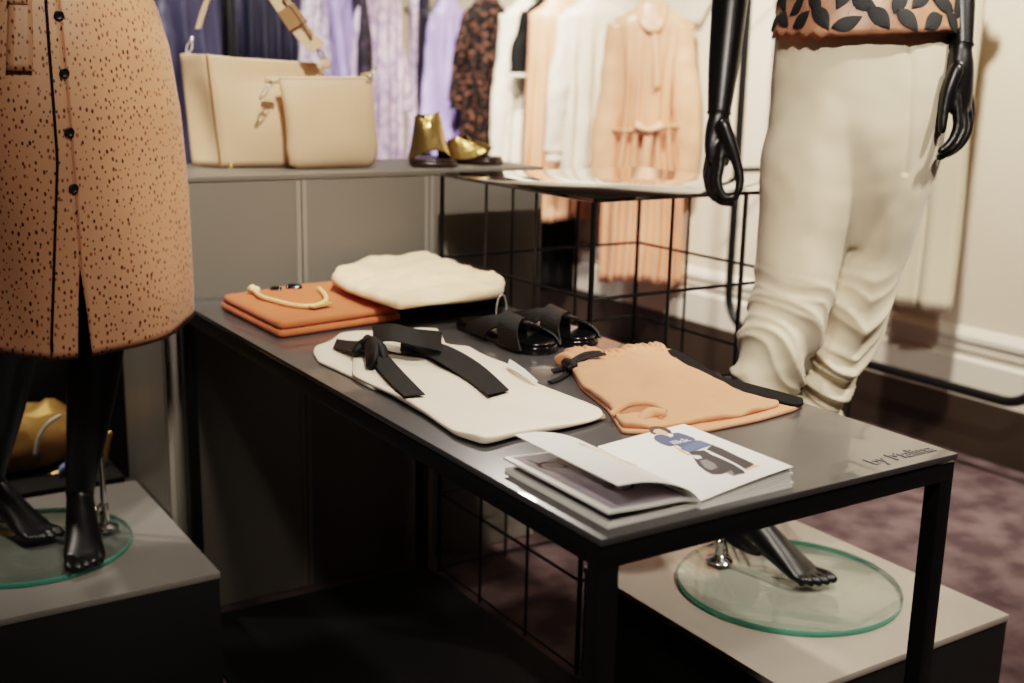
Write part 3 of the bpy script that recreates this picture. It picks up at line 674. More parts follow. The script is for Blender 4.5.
# sandals
def sandal(label, cat_group, heel, toe, z0, L_, Wd, solem, strapm, tall=.05, strapw=.055, ring=False, counter=False, name='slide_sandal'):
    h, t_ = V((heel[0], heel[1], 0)), V((toe[0], toe[1], 0)); d = (t_-h).normalized(); s = V((-d.y, d.x, 0))
    root = thing(name, label, 'sandal', (h.x, h.y, z0), cat_group)
    def P(f, o, z): return h+d*(f*L_)+s*o+V((0, 0, z0+z))
    outl = []
    prof = [(0, 0), (.02, .45), (.08, .70), (.2, .76), (.4, .72), (.6, .86), (.75, 1.0), (.87, .92), (.96, .6), (1, 0)]
    pr_ = smoothpath(prof, 4)
    pts = [(f, w*Wd/2) for f, w in pr_]+[(f, -w*Wd/2*.97) for f, w in pr_[::-1][1:-1]]
    o2 = [(h+d*(f*L_)+s*o) for f, o in pts]
    bm = BM(); cushion(bm, o2, z0, .014, n=90, rings=6, edge=.25, smooth=1); sl = obj('sole', bm, solem, root)
    bm = BM(); o3 = [(h+d*((.02+f*.96)*L_)+s*(o*.88)) for f, o in pts]; cushion(bm, o3, z0+.0138, .0055, n=90, rings=6, edge=.4, smooth=1); obj('footbed', bm, M['sole'] if solem is M['sole'] else solem, sl)
    def band(f0, f1, w, hh):
        bm = BM(); A = []; B = []
        for k in range(13):
            q = k/12; a = PI*q; o = -math.cos(a)*Wd*.50; f = f0+(f1-f0)*q
            zz = .010+hh*math.sin(a)**.75; fl_ = w*(1-.12*math.sin(a))
            A.append(P(f-fl_/2, o*(1-.06*math.sin(a)), zz)); B.append(P(f+fl_/2, o*(1-.06*math.sin(a)), zz*.93-.001))
        strip(bm, A, B, .0035, k=2, nacross=6); return bm
    if not counter:
        obj('strap', band(.38, .78, strapw/L_*1.15, tall), strapm, root); obj('strap', band(.80, .38, strapw/L_*1.15, tall+.007), strapm, root)
    else:
        def cone(o0, lift, c0, c1, l0, l1, w0, w1, z1, off, a0, a1):
            bm = BM(); n = 11; rings = []
            for inn in (0, 1):
                grid = []
                for j in range(6):
                    q = j/5; r = []
                    for i in range(n):
                        a = a0+(a1-a0)*i/(n-1); z0_ = .012+lift*max(0, math.cos(a))**2
                        r.append(P(c0+(c1-c0)*q+(l0+(l1-l0)*q)*math.cos(a)*(1-.04*inn), (w0+(w1-w0)*q**.8)*math.sin(a)*Wd*(1-.04*inn)+off*(1-inn), z0_+(z1-z0_)*q+.006*math.sin(a*3+j)*q))
                    grid.append(r)
                rings.append(grid)
            G0, G1 = rings; loops = []
            for j in range(6): loops.append(G0[j]+G1[j][::-1])
            loft(bm, loops); return bm
        obj('strap', cone(0, .034, .46, .24, .36, .17, .47, .27, counter, .0, -.35, 2.5), strapm, root, False)
        obj('strap', cone(0, .030, .45, .24, .37, .18, .48, .28, counter*.92, .001, -2.5, .35), strapm, root, False)
        bm = BM(); rim_ = [P(.24+.165*math.cos(a), .262*Wd*math.sin(a), counter*.955+.004*math.cos(a)) for a in [2*PI*k/24 for k in range(25)]]
        rin_ = [p.lerp(P(.24, 0, counter*.5), .35) for p in rim_]; loft(bm, [rim_, rin_], closed=False); obj('lining', bm, M['brownsole'], root)
    if ring:
        bm = BM(); c_ = P(.37, .017, .046); ax = (s*.35+d*.95).normalized(); u_ = V((0, 0, 1)); w_ = ax.cross(u_)
        pts = [c_+u_*(  .033*math.cos(2*PI*k/40))+w_*(.017*math.sin(2*PI*k/40)) for k in range(41)]
        tube(bm, pts, .0014, n=8, k=1, round_end=False); obj('wire_ring', bm, M['silver'], root)
    return root
SG = 'black slides on the table'
sandal('black crossover slide sandal with a silver wire ring, nearer the ivory garment', SG, (.425, 1.022), (.434, .730), T0, .290, .094, M['sole'], M['hairblack'], .036, .060, ring=True)
sandal('black crossover slide sandal without a ring, nearer the wire grid table', SG, (.541, 1.026), (.529, .742), T0, .286, .094, M['sole'], M['hairblack'], .038, .060)

# peach shorts
shr = thing('folded_shorts', 'peach drawstring shorts with black side stripe laid on the table', 'shorts', PZ(690, 390, TH))
full = [(568, 357), (574, 351), (586, 348.5), (603, 353), (625, 349), (655, 344), (664, 348), (676, 351), (704, 371), (731, 386), (759, 391.5), (781, 394), (802, 399), (804, 404), (794, 409), (759, 419), (715, 428), (690, 432), (622, 431), (607, 408), (581, 387), (572, 371)]
bm = BM(); cushion(bm, pxs(full, TH+.006), T0, .007, n=180, rings=14, edge=.4, namp=.001, nscale=20, seed=4, smooth=1); obj('under_layer', bm, M['peach'], shr, 'all')
upl = [(567, 357), (574, 351), (587, 348), (603, 353), (625, 349), (655, 344), (664, 347), (672, 356), (690, 367), (719, 381), (745, 394.5), (780, 401), (778, 404), (740, 414), (693, 421), (660, 426), (622, 424), (609, 405), (583, 385), (573, 370)]
def zs(x, y): return .0022*math.sin(x*55-y*25+3*nz(V((x, y, 0)), 9, 1))+.0055*max(0, (y-.59)/.08)*(.5+.5*math.sin((x*.85+y*.2)*260+4*nz(V((x, y, 0)), 12, 2)))
bm = BM(); cushion(bm, pxs(upl, TH+.013), T0+.0068, .0085, n=240, rings=26, edge=.4, namp=.0030, nscale=15, seed=9, smooth=1, zfun=zs); obj('upper_layer', bm, M['peach'], shr, 'all')
st = [(664, 351), (676, 350), (704, 370), (731, 385), (759, 391), (781, 393.5), (803, 398.5), (804, 404), (795, 406), (780, 402.5), (745, 396.5), (719, 383), (690, 369)]
bm = BM(); cushion(bm, pxs(st, TH+.0095), T0+.0066, .0045, n=150, rings=8, edge=.4, namp=.0006, nscale=20, seed=2, smooth=1); obj('side_stripe', bm, M['blackcloth'], shr, 'all')
bm = BM(); wb = [PZ(u, v, TH+.013) for u, v in ((568, 361), (574, 354), (588, 352), (604, 356), (627, 353), (648, 349), (663, 349))]
wb = [V(p) for p in smoothpath(wb, 26)]; rings = []
for i, p in enumerate(wb):
    t_ = (wb[min(i+1, len(wb)-1)]-wb[max(i-1, 0)]).normalized(); s = V((-t_.y, t_.x, 0)); g_ = .0032*math.sin(i*.8)+.0026*nz(p, 70, 1)
    rings.append([p+s*((.013+g_)*math.cos(2*PI*q/14)+g_*1.5)+V((0, 0, (.0078+g_)*math.sin(2*PI*q/14))) for q in range(14)])
loft(bm, rings); obj('waistband', bm, M['peach'], shr, 'all')
bm = BM()
for pts in ([(604, 354, .024), (592, 356, .024), (580, 359, .022), (571, 364, .016), (562, 369, .004), (553, 371, .004)], [(600, 352, .024), (588, 353, .024), (577, 358, .024), (569, 366, .014), (566, 374, .004), (558, 379, .004), (550, 382, .004)], [(571, 363, .018), (567, 356, .012), (563, 362, .008), (568, 369, .012), (574, 366, .016)]):
    tube(bm, pz3(pts), [(.0058, .0026)]*len(pts), n=10, side=(0, 1, .1))
tube(bm, pz3([(566, 362, .012), (573, 366, .016)]), [.008, .009], n=12, k=2)
obj('drawstring', bm, M['ribbon'], shr)
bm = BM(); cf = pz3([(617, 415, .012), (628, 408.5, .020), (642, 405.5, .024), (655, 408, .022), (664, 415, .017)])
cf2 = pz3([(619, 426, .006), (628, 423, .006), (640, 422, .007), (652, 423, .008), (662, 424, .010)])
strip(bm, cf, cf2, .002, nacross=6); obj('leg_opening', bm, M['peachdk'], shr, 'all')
bm = BM(); tube(bm, pz3([(612, 414, .014), (624, 406, .022), (640, 402.5, .028), (654, 404, .026), (665, 411, .02)]), [(.005, .003)]*5, n=12); tube(bm, pz3([(641, 421, .012), (650, 414, .017), (661, 414, .017)]), [.008, .010, .008], n=12)
obj('rolled_cuff', bm, M['peach'], shr, 'all')

# lookbook
mg = thing('open_magazine', 'open fashion lookbook with fanned pages at the front of the table', 'magazine', (.16, .12, TH))
X0, X1, Y0, Y1 = .156, .307, .014, .219
NS = 7
def ptop(x, y, k=1.0):
    f = max(0, min(1, (x-X0)/(X1-X0))); g_ = (y-Y0)/(Y1-Y0)
    return T0+k*((.0105+.008*g_)*(1-f)**1.3+.0275*(1-(1-f)**1.3))
for i in range(NS):
    bm = BM(); dx = .0025*math.sin(i*1.9)-.0004*i; rings = []
    for y in (Y0+.0005*i, (Y0+Y1)/2, Y1-.0004*i):
        r = []
        for q in range(13): x = X0+.0004+(X1+dx-X0)*q/12; r.append(V((x, y, ptop(x, y, i/NS)+.0001)))
        for q in range(12, -1, -1): x = X0+.0004+(X1+dx-X0)*q/12; r.append(V((x, y, ptop(x, y, (i+.80)/NS)+.0003)))
        rings.append(r)
    loft(bm, rings); obj('page_section', bm, M['paper'], mg, False)
def pgz(u, v):
    z = T0+.02
    for _ in range(6): p = PZ(u, v, z); z = ptop(p.x, p.y)
    return p
def pagepoly(pts, name, m, dz_=.0003):
    bm = BM(); P_ = [pgz(640+x/7.877, 415+y/7.877) for x, y in pts]
    poly(bm, [V((p.x, p.y, p.z+dz_+.0004)) for p in P_], .0003); return obj(name, bm, m, fig, False)
bm = BM(); rings = []
for q in range(25):
    x = X0+.0006+(X1-.001-X0)*q/24; rings.append([V((x, Y0+(Y1-Y0)*k/6, ptop(x, Y0+(Y1-Y0)*k/6)+.0002)) for k in range(7)])
loft(bm, rings, closed=False); fig = obj('printed_page', bm, M['paper'], mg)
pagepoly([(65, 112), (90, 95), (140, 92), (200, 102), (240, 125), (252, 150), (225, 145), (195, 128), (150, 112), (112, 118), (100, 138), (130, 150), (118, 158), (85, 145)], 'printed_hair', M['inkhair'], .0004)
pagepoly([(110, 118), (150, 110), (200, 130), (225, 148), (205, 158), (160, 158), (120, 148), (104, 135)], 'printed_face', M['inkskin'], .0003)
pagepoly([(108, 178), (130, 160), (175, 158), (200, 165), (235, 165), (250, 148), (300, 142), (360, 160), (420, 182), (437, 198), (420, 205), (470, 203), (570, 240), (388, 297), (322, 270), (350, 250), (330, 262), (290, 240), (235, 250), (190, 238), (150, 220), (115, 196)], 'printed_sweater', M['inkblue'], .0004)
pagepoly([(470, 203), (572, 240), (390, 297), (322, 270), (372, 240)], 'printed_sweater_hem', M['inkblue2'], .0006)
pagepoly([(205, 160), (235, 166), (252, 150), (265, 168), (240, 180)], 'printed_collar', M['inkwhite'], .0006)
pagepoly([(265, 250), (300, 262), (400, 318), (385, 322), (330, 295)], 'printed_arm', M['inkskin'], .0004)
pagepoly([(385, 297), (440, 285), (505, 282), (560, 315), (650, 350), (740, 390), (800, 425), (828, 462), (780, 470), (745, 480), (690, 455), (640, 470), (570, 472), (510, 440), (460, 400), (430, 355), (412, 320)], 'printed_trousers', M['inkdark'], .0004)
pagepoly([(520, 275), (570, 240), (640, 265), (740, 315), (900, 390), (880, 410), (830, 432), (790, 408), (690, 355), (600, 312)], 'printed_trousers', M['inkdark'], .0004)
pagepoly([(505, 280), (520, 276), (600, 312), (690, 355), (790, 408), (838, 440), (820, 445), (740, 395), (650, 352), (560, 315)], 'printed_stripe', M['inkwhite'], .0006)
pagepoly([(470, 365), (520, 355), (590, 390), (610, 420), (560, 440), (510, 420)], 'printed_bag', M['inkgrey'], .0006)
pagepoly([(412, 322), (470, 325), (488, 345), (450, 352), (425, 340)], 'printed_hand', M['inkwhite'], .0006)
pagepoly([(890, 400), (950, 405), (900, 415), (840, 440), (830, 432)], 'printed_shoe', M['inkskin'], .0005)
pagepoly([(680, 458), (720, 440), (738, 470), (745, 485), (712, 472)], 'printed_shoe', M['inkgrey'], .0006)
# white letters across the sweater
o_ = pgz(640+268/7.877, 415+240/7.877); e_ = pgz(640+425/7.877, 415+205/7.877); e3 = (e_-o_).normalized(); ex = (e_-o_); ex.z = 0; wl = ex.length; ex.normalize(); ey = V((-ex.y, ex.x, 0))
zz = o_.z+.0013
bm = text_bm('ilkk', wl*.62, .0001, Matrix(((ex.x, ey.x, 0, o_.x), (ex.y, ey.y, 0, o_.y), (e3.z, 0, 1, zz), (0, 0, 0, 1))))
obj('printed_letters', bm, M['inkwhite'], fig, smooth=False)
# left leaves
def leaf(name, sec, y0, y1, th, m, skew=0, lift=0):
    """sec: (x, z) from spine outwards; y range; lift raises the far end a little."""
    P_ = smoothpath(sec, 6); rings = []
    for x, z in P_:
        f = (X0-x)/(X0-P_[-1][0]) if P_[-1][0] != X0 else 0
        rings.append([V((x, y0+skew*f, z)), V((x, (y0+y1)/2+skew*f, z+lift*f*.3)), V((x, y1+skew*f, z+lift*f)), V((x, y1+skew*f, z+th+lift*f)), V((x, (y0+y1)/2+skew*f, z+th+lift*f*.3)), V((x, y0+skew*f, z+th))])
    bm = BM(); loft(bm, rings); return obj(name, bm, m, mg)
zs_ = T0+.024
leaf('page_section', [(X0, T0), (.10, T0), (.06, T0), (.0235, T0)], .020, .236, .0035, M['paper'])
b1 = leaf('page_section', [(X0, T0+.0042), (.12, T0+.0046), (.07, T0+.0040), (.0245, T0+.0040)], .0215, .2365, .0022, M['paper'])
p2 = leaf('turning_page', [(X0, T0+.0075), (.130, T0+.0135), (.08, T0+.0150), (.0215, T0+.0185)], .018, .2365, .0026, M['paper'])
p1 = leaf('turning_page', [(X0, T0+.0110), (.138, T0+.0265), (.105, T0+.0405), (.068, T0+.0490), (.032, T0+.0510)], .016, .229, .0007, M['paper'])
def onleaf(sec, th, x, y, pts=None):
    P_ = smoothpath(sec, 6)
    for a, b_ in zip(P_, P_[1:]):
        if a[0] >= x >= b_[0]: q = (a[0]-x)/(a[0]-b_[0]+1e-9); return V((x, y, a[1]+(b_[1]-a[1])*q+th+.0003))
    return V((x, y, P_[-1][1]+th+.0003))
S2 = [(X0, T0+.0075), (.130, T0+.0135), (.08, T0+.0150), (.0215, T0+.0185)]; S1 = [(X0, T0+.0110), (.138, T0+.0265), (.105, T0+.0405), (.068, T0+.0490), (.032, T0+.0510)]
S0 = [(X0, T0+.0042), (.12, T0+.0046), (.07, T0+.0040), (.0245, T0+.0040)]
def printgrid(name, S, th, x0, x1, y0, y1, m, par, off=0):
    bm = BM(); rows_ = []
    for i in range(25):
        x = x0+(x1-x0)*i/24; rows_.append([onleaf(S, th+off, x, y0+(y1-y0)*j/4) for j in range(5)])
    loft(bm, rows_, closed=False); o = obj(name, bm, m, par)
    return o
printgrid('printed_photo', S2, .0026, .150, .0335, .027, .230, M['lilacprint'], p2)
printgrid('printed_photo', S0, .0022, .150, .032, .028, .230, M['greyprint'], b1)
def squig(name, S, th, pts, w, m, par):
    bm = BM(); A = []; B = []
    for (x, y) in pts:
        p = onleaf(S, th+.0003, x, y); A.append(p+V((-w*.6, w, 0))); B.append(p+V((w*.6, -w, 0)))
    strip(bm, A, B, .0002, k=5); obj(name, bm, m, par)
squig('printed_branch', S2, .0026, [(.044, .214), (.047, .196), (.043, .182), (.048, .166)], .0028, M['inkbrown'], p2)
squig('printed_branch', S2, .0026, [(.047, .195), (.060, .197), (.072, .190), (.076, .174), (.066, .176), (.056, .186)], .0022, M['inkbrown'], p2)
squig('printed_branch', S2, .0026, [(.072, .112), (.078, .104), (.086, .098), (.083, .088), (.074, .094)], .0022, M['inkbrown'], p2)
squig('printed_branch', S2, .0026, [(.070, .088), (.084, .075), (.099, .075), (.110, .084)], .0018, M['inkbrown'], p2)
squig('printed_branch', S0, .0022, [(.040, .140), (.046, .120), (.042, .10), (.05, .075)], .002, M['inkbrown'], b1)
squig('printed_figure', S1, .0007, [(.098, .170), (.104, .150), (.110, .130), (.115, .112), (.124, .098)], .0030, M['inkskin'], p1)
squig('printed_figure', S1, .0007, [(.096, .178), (.099, .166), (.104, .156)], .0016, M['inkbrown'], p1)

# ================================================================== ON THE CABINET
C0 = CZ+.0004
# tote
tb = thing('handbag', 'large cream leather tote with silver clasps behind the flat pouch', 'handbag', (.30, 1.79, C0))
FL, FR = V((.182, 1.752, 0)), V((.428, 1.706, 0)); dpt = V((-.050, .064, 0)); e = (FR-FL).normalized(); nn = V((e.y, -e.x, 0))
bm = BM(); rings = []
for j in range(17):
    f = j/16; z = C0+.002+.256*f
    a = FL-e*(.022*f)+nn*(.0*f); b_ = FR+e*(.006*f)-e*.0; bk = dpt*(1-.05*f)
    c4 = [a, b_, b_+bk, a+bk]; r = []
    for s in range(4):
        p, q = c4[s], c4[(s+1) % 4]
        for k in range(14):
            w = k/14; pt = p.lerp(q, w); od = (q-p).normalized(); od = V((od.y, -od.x, 0))
            bulge = math.sin(PI*w)*math.sin(PI*min(1, f*1.15+.05))*(.016 if s % 2 == 0 else -.016)
            pt = pt+od*bulge
            if w < .08 or w > .92: pt = pt.lerp((c4[0]+c4[2])/2, .02)
            sag = (-.004*math.sin(PI*w)-.012*w if s == 0 else -.012 if s == 1 else -.012*(1-w) if s == 2 else 0)*f**3
            r.append(V((pt.x, pt.y, z+sag+.003*nz(pt, 9, 3)*f)))
    rings.append(r)
cen = sum(rings[-1], V((0, 0, 0)))/len(rings[-1])
rings += [[p+(cen-p)*.025+V((0, 0, .003)) for p in rings[-1]], [p+(cen-p)*.06+V((0, 0, -.004)) for p in rings[-1]], [p+(cen-p)*.2+V((0, 0, -.06)) for p in rings[-1]]]
loft(bm, rings); tbody = obj('bag_body', bm, M['leather'], tb, 'all')
bm = BM(); tube(bm, [rings[j][0]+(rings[j][0]-cen).normalized()*.0012+V((0, 0, 0)) for j in range(0, 17)], .0022, n=6, k=1); obj('seam', bm, M['leatheredge'], tbody)
for p in (rings[0][1], rings[0][13], rings[0][30], rings[0][41]):
    bm = BM(); q = p+(cen-p)*.08; tube(bm, [V((q.x, q.y, C0)), V((q.x, q.y, C0+.006))], .006, n=12, k=1); obj('foot', bm, M['brass'], tb)
def clasp(name, p, a, s, m, par):
    """swivel clip: ring, hook and tab. a = direction of pull."""
    a = V(a).normalized(); sd = fw.cross(a).normalized(); bm = BM()
    pts = [p+a*(.012*s*math.sin(2*PI*k/16))+sd*(.007*s*math.cos(2*PI*k/16)) for k in range(17)]; tube(bm, pts, .0018*s, n=8, k=1, round_end=False)
    q = p+a*.022*s; pts = [q+a*(.016*s*math.sin(2*PI*k/16))+sd*(.006*s*math.cos(2*PI*k/16)) for k in range(17)]; tube(bm, pts, .002*s, n=8, k=1, round_end=False)
    tube(bm, [q+a*.014*s, q+a*.024*s], [.004*s, .005*s], n=10, k=1)
    return obj(name, bm, m, par)
d1 = 2.73; pl, pr_ = W(187, 58, d1+.02), W(325, 62, d1+.08)
clasp('clasp', pl+V((0, 0, .004)), W(196, 25, d1+.03)-pl, 1.0, M['silver'], tb)
clasp('clasp', pr_+V((0, 0, .004)), W(300, 22, d1-.03)-pr_, 1.0, M['silver'], tb)
for p in (pl, pr_):
    bm = BM(); tube(bm, [p-V((0, 0, .012)), p+V((0, 0, .004))], [(.013, .004), (.012, .003)], n=14, k=2, side=e); obj('strap_tab', bm, M['leatheredge'] if p is pl else M['leather'], tb)
bm = BM()
cl_ = [(318, 48, -.03), (306, 36, -.03), (290, 15, -.03), (270, -12, -.02), (245, -34, 0), (222, -30, .02), (207, 0, .03), (198, 28, .03)]
A = [W(u+(7.0 if i < 5 else 2.5), v-(4.5 if i < 5 else -1), d1+dd) for i, (u, v, dd) in enumerate(cl_)]; B = [W(u-(7.0 if i < 5 else 2.5), v+(4.5 if i < 5 else 1), d1+dd+.004) for i, (u, v, dd) in enumerate(cl_)]
strip(bm, A, B, .004, k=5); stp = obj('strap', bm, M['leather'], tb)
bm = BM(); strip(bm, [W(294, 3, d1-.04), W(307, 21, d1-.04)], [W(278, 13, d1-.036), W(290, 31, d1-.036)], .007, k=2); obj('strap_keeper', bm, M['leatheredge'], stp)
bm = BM(); strip(bm, [W(284, -6, d1-.043), W(313, 34, d1-.043)], [W(282.5, -5, d1-.043), W(311.5, 35, d1-.043)], .007, k=2); obj('strap_edge', bm, M['leatheredge'], stp)
# pouch
pc = thing('pouch', 'flat cream leather pouch leaning on the front of the tote', 'pouch', (.44, 1.675, C0))
cor = [PZ(281.5, 168.5, C0), PZ(378, 165.5, C0), None, None]
BL, BR = cor[0]+V((0, -.012, 0)), V((.556, 1.672, C0))
ZT = 2.96
TLp, TRp = W(277, 77, 2.70), W(372, 76.5, 2.80)
bm = BM(); nu, nv = 26, 22
def pouch_pt(u, v, side_):
    u2, v2 = u*2-1, v*2-1
    p = BL.lerp(BR, u).lerp(TLp.lerp(TRp, u), v)
    ed = (max(0, 1-abs(u2)**6)*max(0, 1-abs(v2)**8))**.5
    cr = .012*max(0, abs(u2)-.75)/.25*max(0, -v2-.6)/.4
    th = (.020*(1-.62*v**2)+.006*math.sin(PI*v))*ed
    pin = .020*math.sin(PI*v)*(1 if u < .02 else 0)
    q = p+nn*(th*side_*(1 if side_ > 0 else .75))
    q = q+e*(.010*math.sin(PI*(v**.8))*(1-u)**3)+e*(-.004*math.sin(PI*v)*u**3)
    q.z += .004*math.sin(u*4+1)*v*(1-v)+cr*.8; q = q-e*(math.copysign(cr, u2))
    q += nn*(.002*nz(q, 14, 7))*ed
    return q
us = [.5-.5*math.cos(PI*i/nu) for i in range(nu+1)]; vs_ = [.5-.5*math.cos(PI*j/nv) for j in range(nv+1)]
rings = []
for v_ in vs_: rings.append([pouch_pt(u, v_, 1)+nn*.012 for u in us]+[pouch_pt(u, v_, -1)+nn*.010 for u in us[::-1]])
zmin = min(p.z for r in rings for p in r)
for r in rings:
    for p in r: p.z += max(0, C0-zmin)
loft(bm, rings); pb = obj('pouch_body', bm, M['leather'], pc, 'all')
bm = BM(); tube(bm, [rings[-3][i]+nn*.0006 for i in range(1, nu)], .0009, n=6, k=1); obj('zip_seam', bm, M['leatheredge'], pb)
clasp('clasp', W(270, 84, 2.665), W(262, 96, 2.66)-W(270, 84, 2.66), .85, M['silver'], pc)
bm = BM(); tube(bm, [W(266, 80, 2.67), W(277, 80, 2.675)], [(.008, .003), (.009, .004)], n=12, k=2, side=(0, 0, 1)); obj('tab', bm, M['leather'], pc)
clasp('clasp', W(369, 78, 2.775), W(374, 70, 2.775)-W(369, 78, 2.775), .7, M['silver'], pc)
bm = BM(); tube(bm, [W(362, 75, 2.785), W(374, 72.5, 2.785)], [(.006, .004), (.005, .003)], n=12, k=2); obj('tab', bm, M['brass'], pc)
# gold sandals
GG = 'gold sandals on the cabinet'
sandal('gold strappy sandal standing upright in front, left of the pair on the cabinet', GG, (.738, 1.772), (.682, 1.600), C0, .19, .120, M['brownsole'], M['goldleather'], .062, .062, counter=.128, name='gold_sandal')
sandal('gold strappy sandal turned sideways, right of the pair on the cabinet', GG, (.792, 1.765), (.885, 1.655), C0, .165, .105, M['brownsole'], M['goldleather'], .052, .058, counter=.066, name='gold_sandal')

# ================================================================== LOW BENCH WITH GOLD BAGS (behind the left plinth)
bn = thing('low_bench', 'low black bench behind the left plinth holding crumpled gold bags', 'bench', (-.55, 2.25, 0))
obj('seat_board', box(BM(), -1.15, -.036, 1.92, 2.548, .20, .23, .003), M['plinthside'], bn)
obj('back_panel', box(BM(), -1.15, .40, 2.55, 2.58, 0, .95, .003), M['steel'], bn)
obj('front_panel', box(BM(), -1.12, -.064, 1.93, 1.945, 0, .199, .002), M['steel'], bn)
for x in (-1.15, -.062):
    obj('leg', box(BM(), x, x+.025, 1.925, 2.54, 0, .199, .002), M['steel'], bn)
def slouch(label, pts, z0, dz_, seed, m):
    bm = BM(); cushion(bm, pts, z0, dz_, n=110, rings=16, edge=.5, namp=.05, nscale=8, seed=seed, smooth=3); return bm
BZ = .2305
bgx = thing('slouch_bag', 'crumpled gold leather bag with zip seen between the mannequin legs', 'handbag', (-.32, 2.2, BZ))
bm = slouch('', [(-.50, 2.08), (-.45, 2.34), (-.24, 2.38), (-.09, 2.30), (-.075, 2.12), (-.2, 2.03), (-.38, 2.02)], BZ, .13, 3, None); obj('bag_body', bm, M['goldbag'], bgx, 'all')
bm = BM(); tube(bm, [PY(u, v, 2.04)+V((0, -.02, 0)) for u, v in ((34, 452), (37, 436), (46, 422), (58, 414))], .005, n=8); obj('zip', bm, M['silver'], bgx)
bm = BM(); tube(bm, [PY(u, v, 2.06)+V((0, -.03, 0)) for u, v in ((40, 476), (62, 468), (75, 462), (96, 468), (106, 430))], [(.012, .006)]*5, n=10); obj('handle', bm, M['goldleather'], bgx)
bgy = thing('slouch_bag', 'crumpled gold leather bag at the far left picture edge on the bench', 'handbag', (-.75, 2.2, BZ))
bm = slouch('', [(-.98, 2.10), (-.92, 2.36), (-.68, 2.38), (-.55, 2.22), (-.57, 2.06), (-.75, 2.02)], BZ, .17, 8, None); obj('bag_body', bm, M['goldbag'], bgy, 'all')
bm = BM(); tube(bm, [PY(u, v, 2.05) for u, v in ((-40, 430), (-20, 416), (0, 412), (9, 406))], .006, n=8); obj('zip', bm, M['silver'], bgy)
bm = BM(); cushion(bm, [(-.185, 1.985), (-.17, 2.02), (-.09, 2.025), (-.075, 1.99)], BZ, .03, n=50, rings=6, namp=.004, seed=3); tag(obj('folded_scarf', bm, M['blue'], smooth='all'), 'pale blue folded cloth on the bench beside the gold bag', 'scarf')

# ================================================================== RAILS AND GARMENTS
RZ = 1.70
rl = thing('garment_rail', 'black metal garment rail standing behind the cabinet with navy and lilac clothes', 'garment rail', (.9, 3.35, 0))
xa, xb = W(231, 30, 3.62).x, 1.46; ya = 3.35
bm = BM(); tube(bm, [V((-.6, ya, RZ)), V((xb, ya, RZ))], .012, n=14, k=1); obj('rail', bm, M['steel'], rl)
for x in (-.6, xb):
    bm = BM(); tube(bm, [V((x, ya, .02)), V((x, ya, RZ))], .012, n=14, k=1); obj('post', bm, M['steel'], rl)
    bm = BM(); tube(bm, [V((x, ya-.22, .014)), V((x, ya+.22, .014))], .013, n=12, k=1); obj('foot', bm, M['steel'], rl)
px_ = PY(231, 30, ya-.12)
bm = BM(); box(bm, px_.x-.014, px_.x+.014, ya-.135, ya-.107, 0, RZ+.03, .002); box(bm, px_.x-.014, px_.x+.014, ya-.12, ya+.01, RZ, RZ+.028, .002); obj('post', bm, M['steel'], rl)
xr_ = 2.42
r2_ = thing('garment_rail', 'black metal garment rail along the right wall behind the grid table', 'garment rail', (xr_, 3.9, 0))
bm = BM(); tube(bm, [V((xr_, 2.75, RZ)), V((xr_, 5.1, RZ))], .012, n=14, k=1); obj('rail', bm, M['steel'], r2_)
for y in (2.75, 5.1):
    bm = BM(); tube(bm, [V((xr_, y, RZ)), V((XR-.001, y, RZ))], .010, n=12, k=1); obj('bracket', bm, M['steel'], r2_)

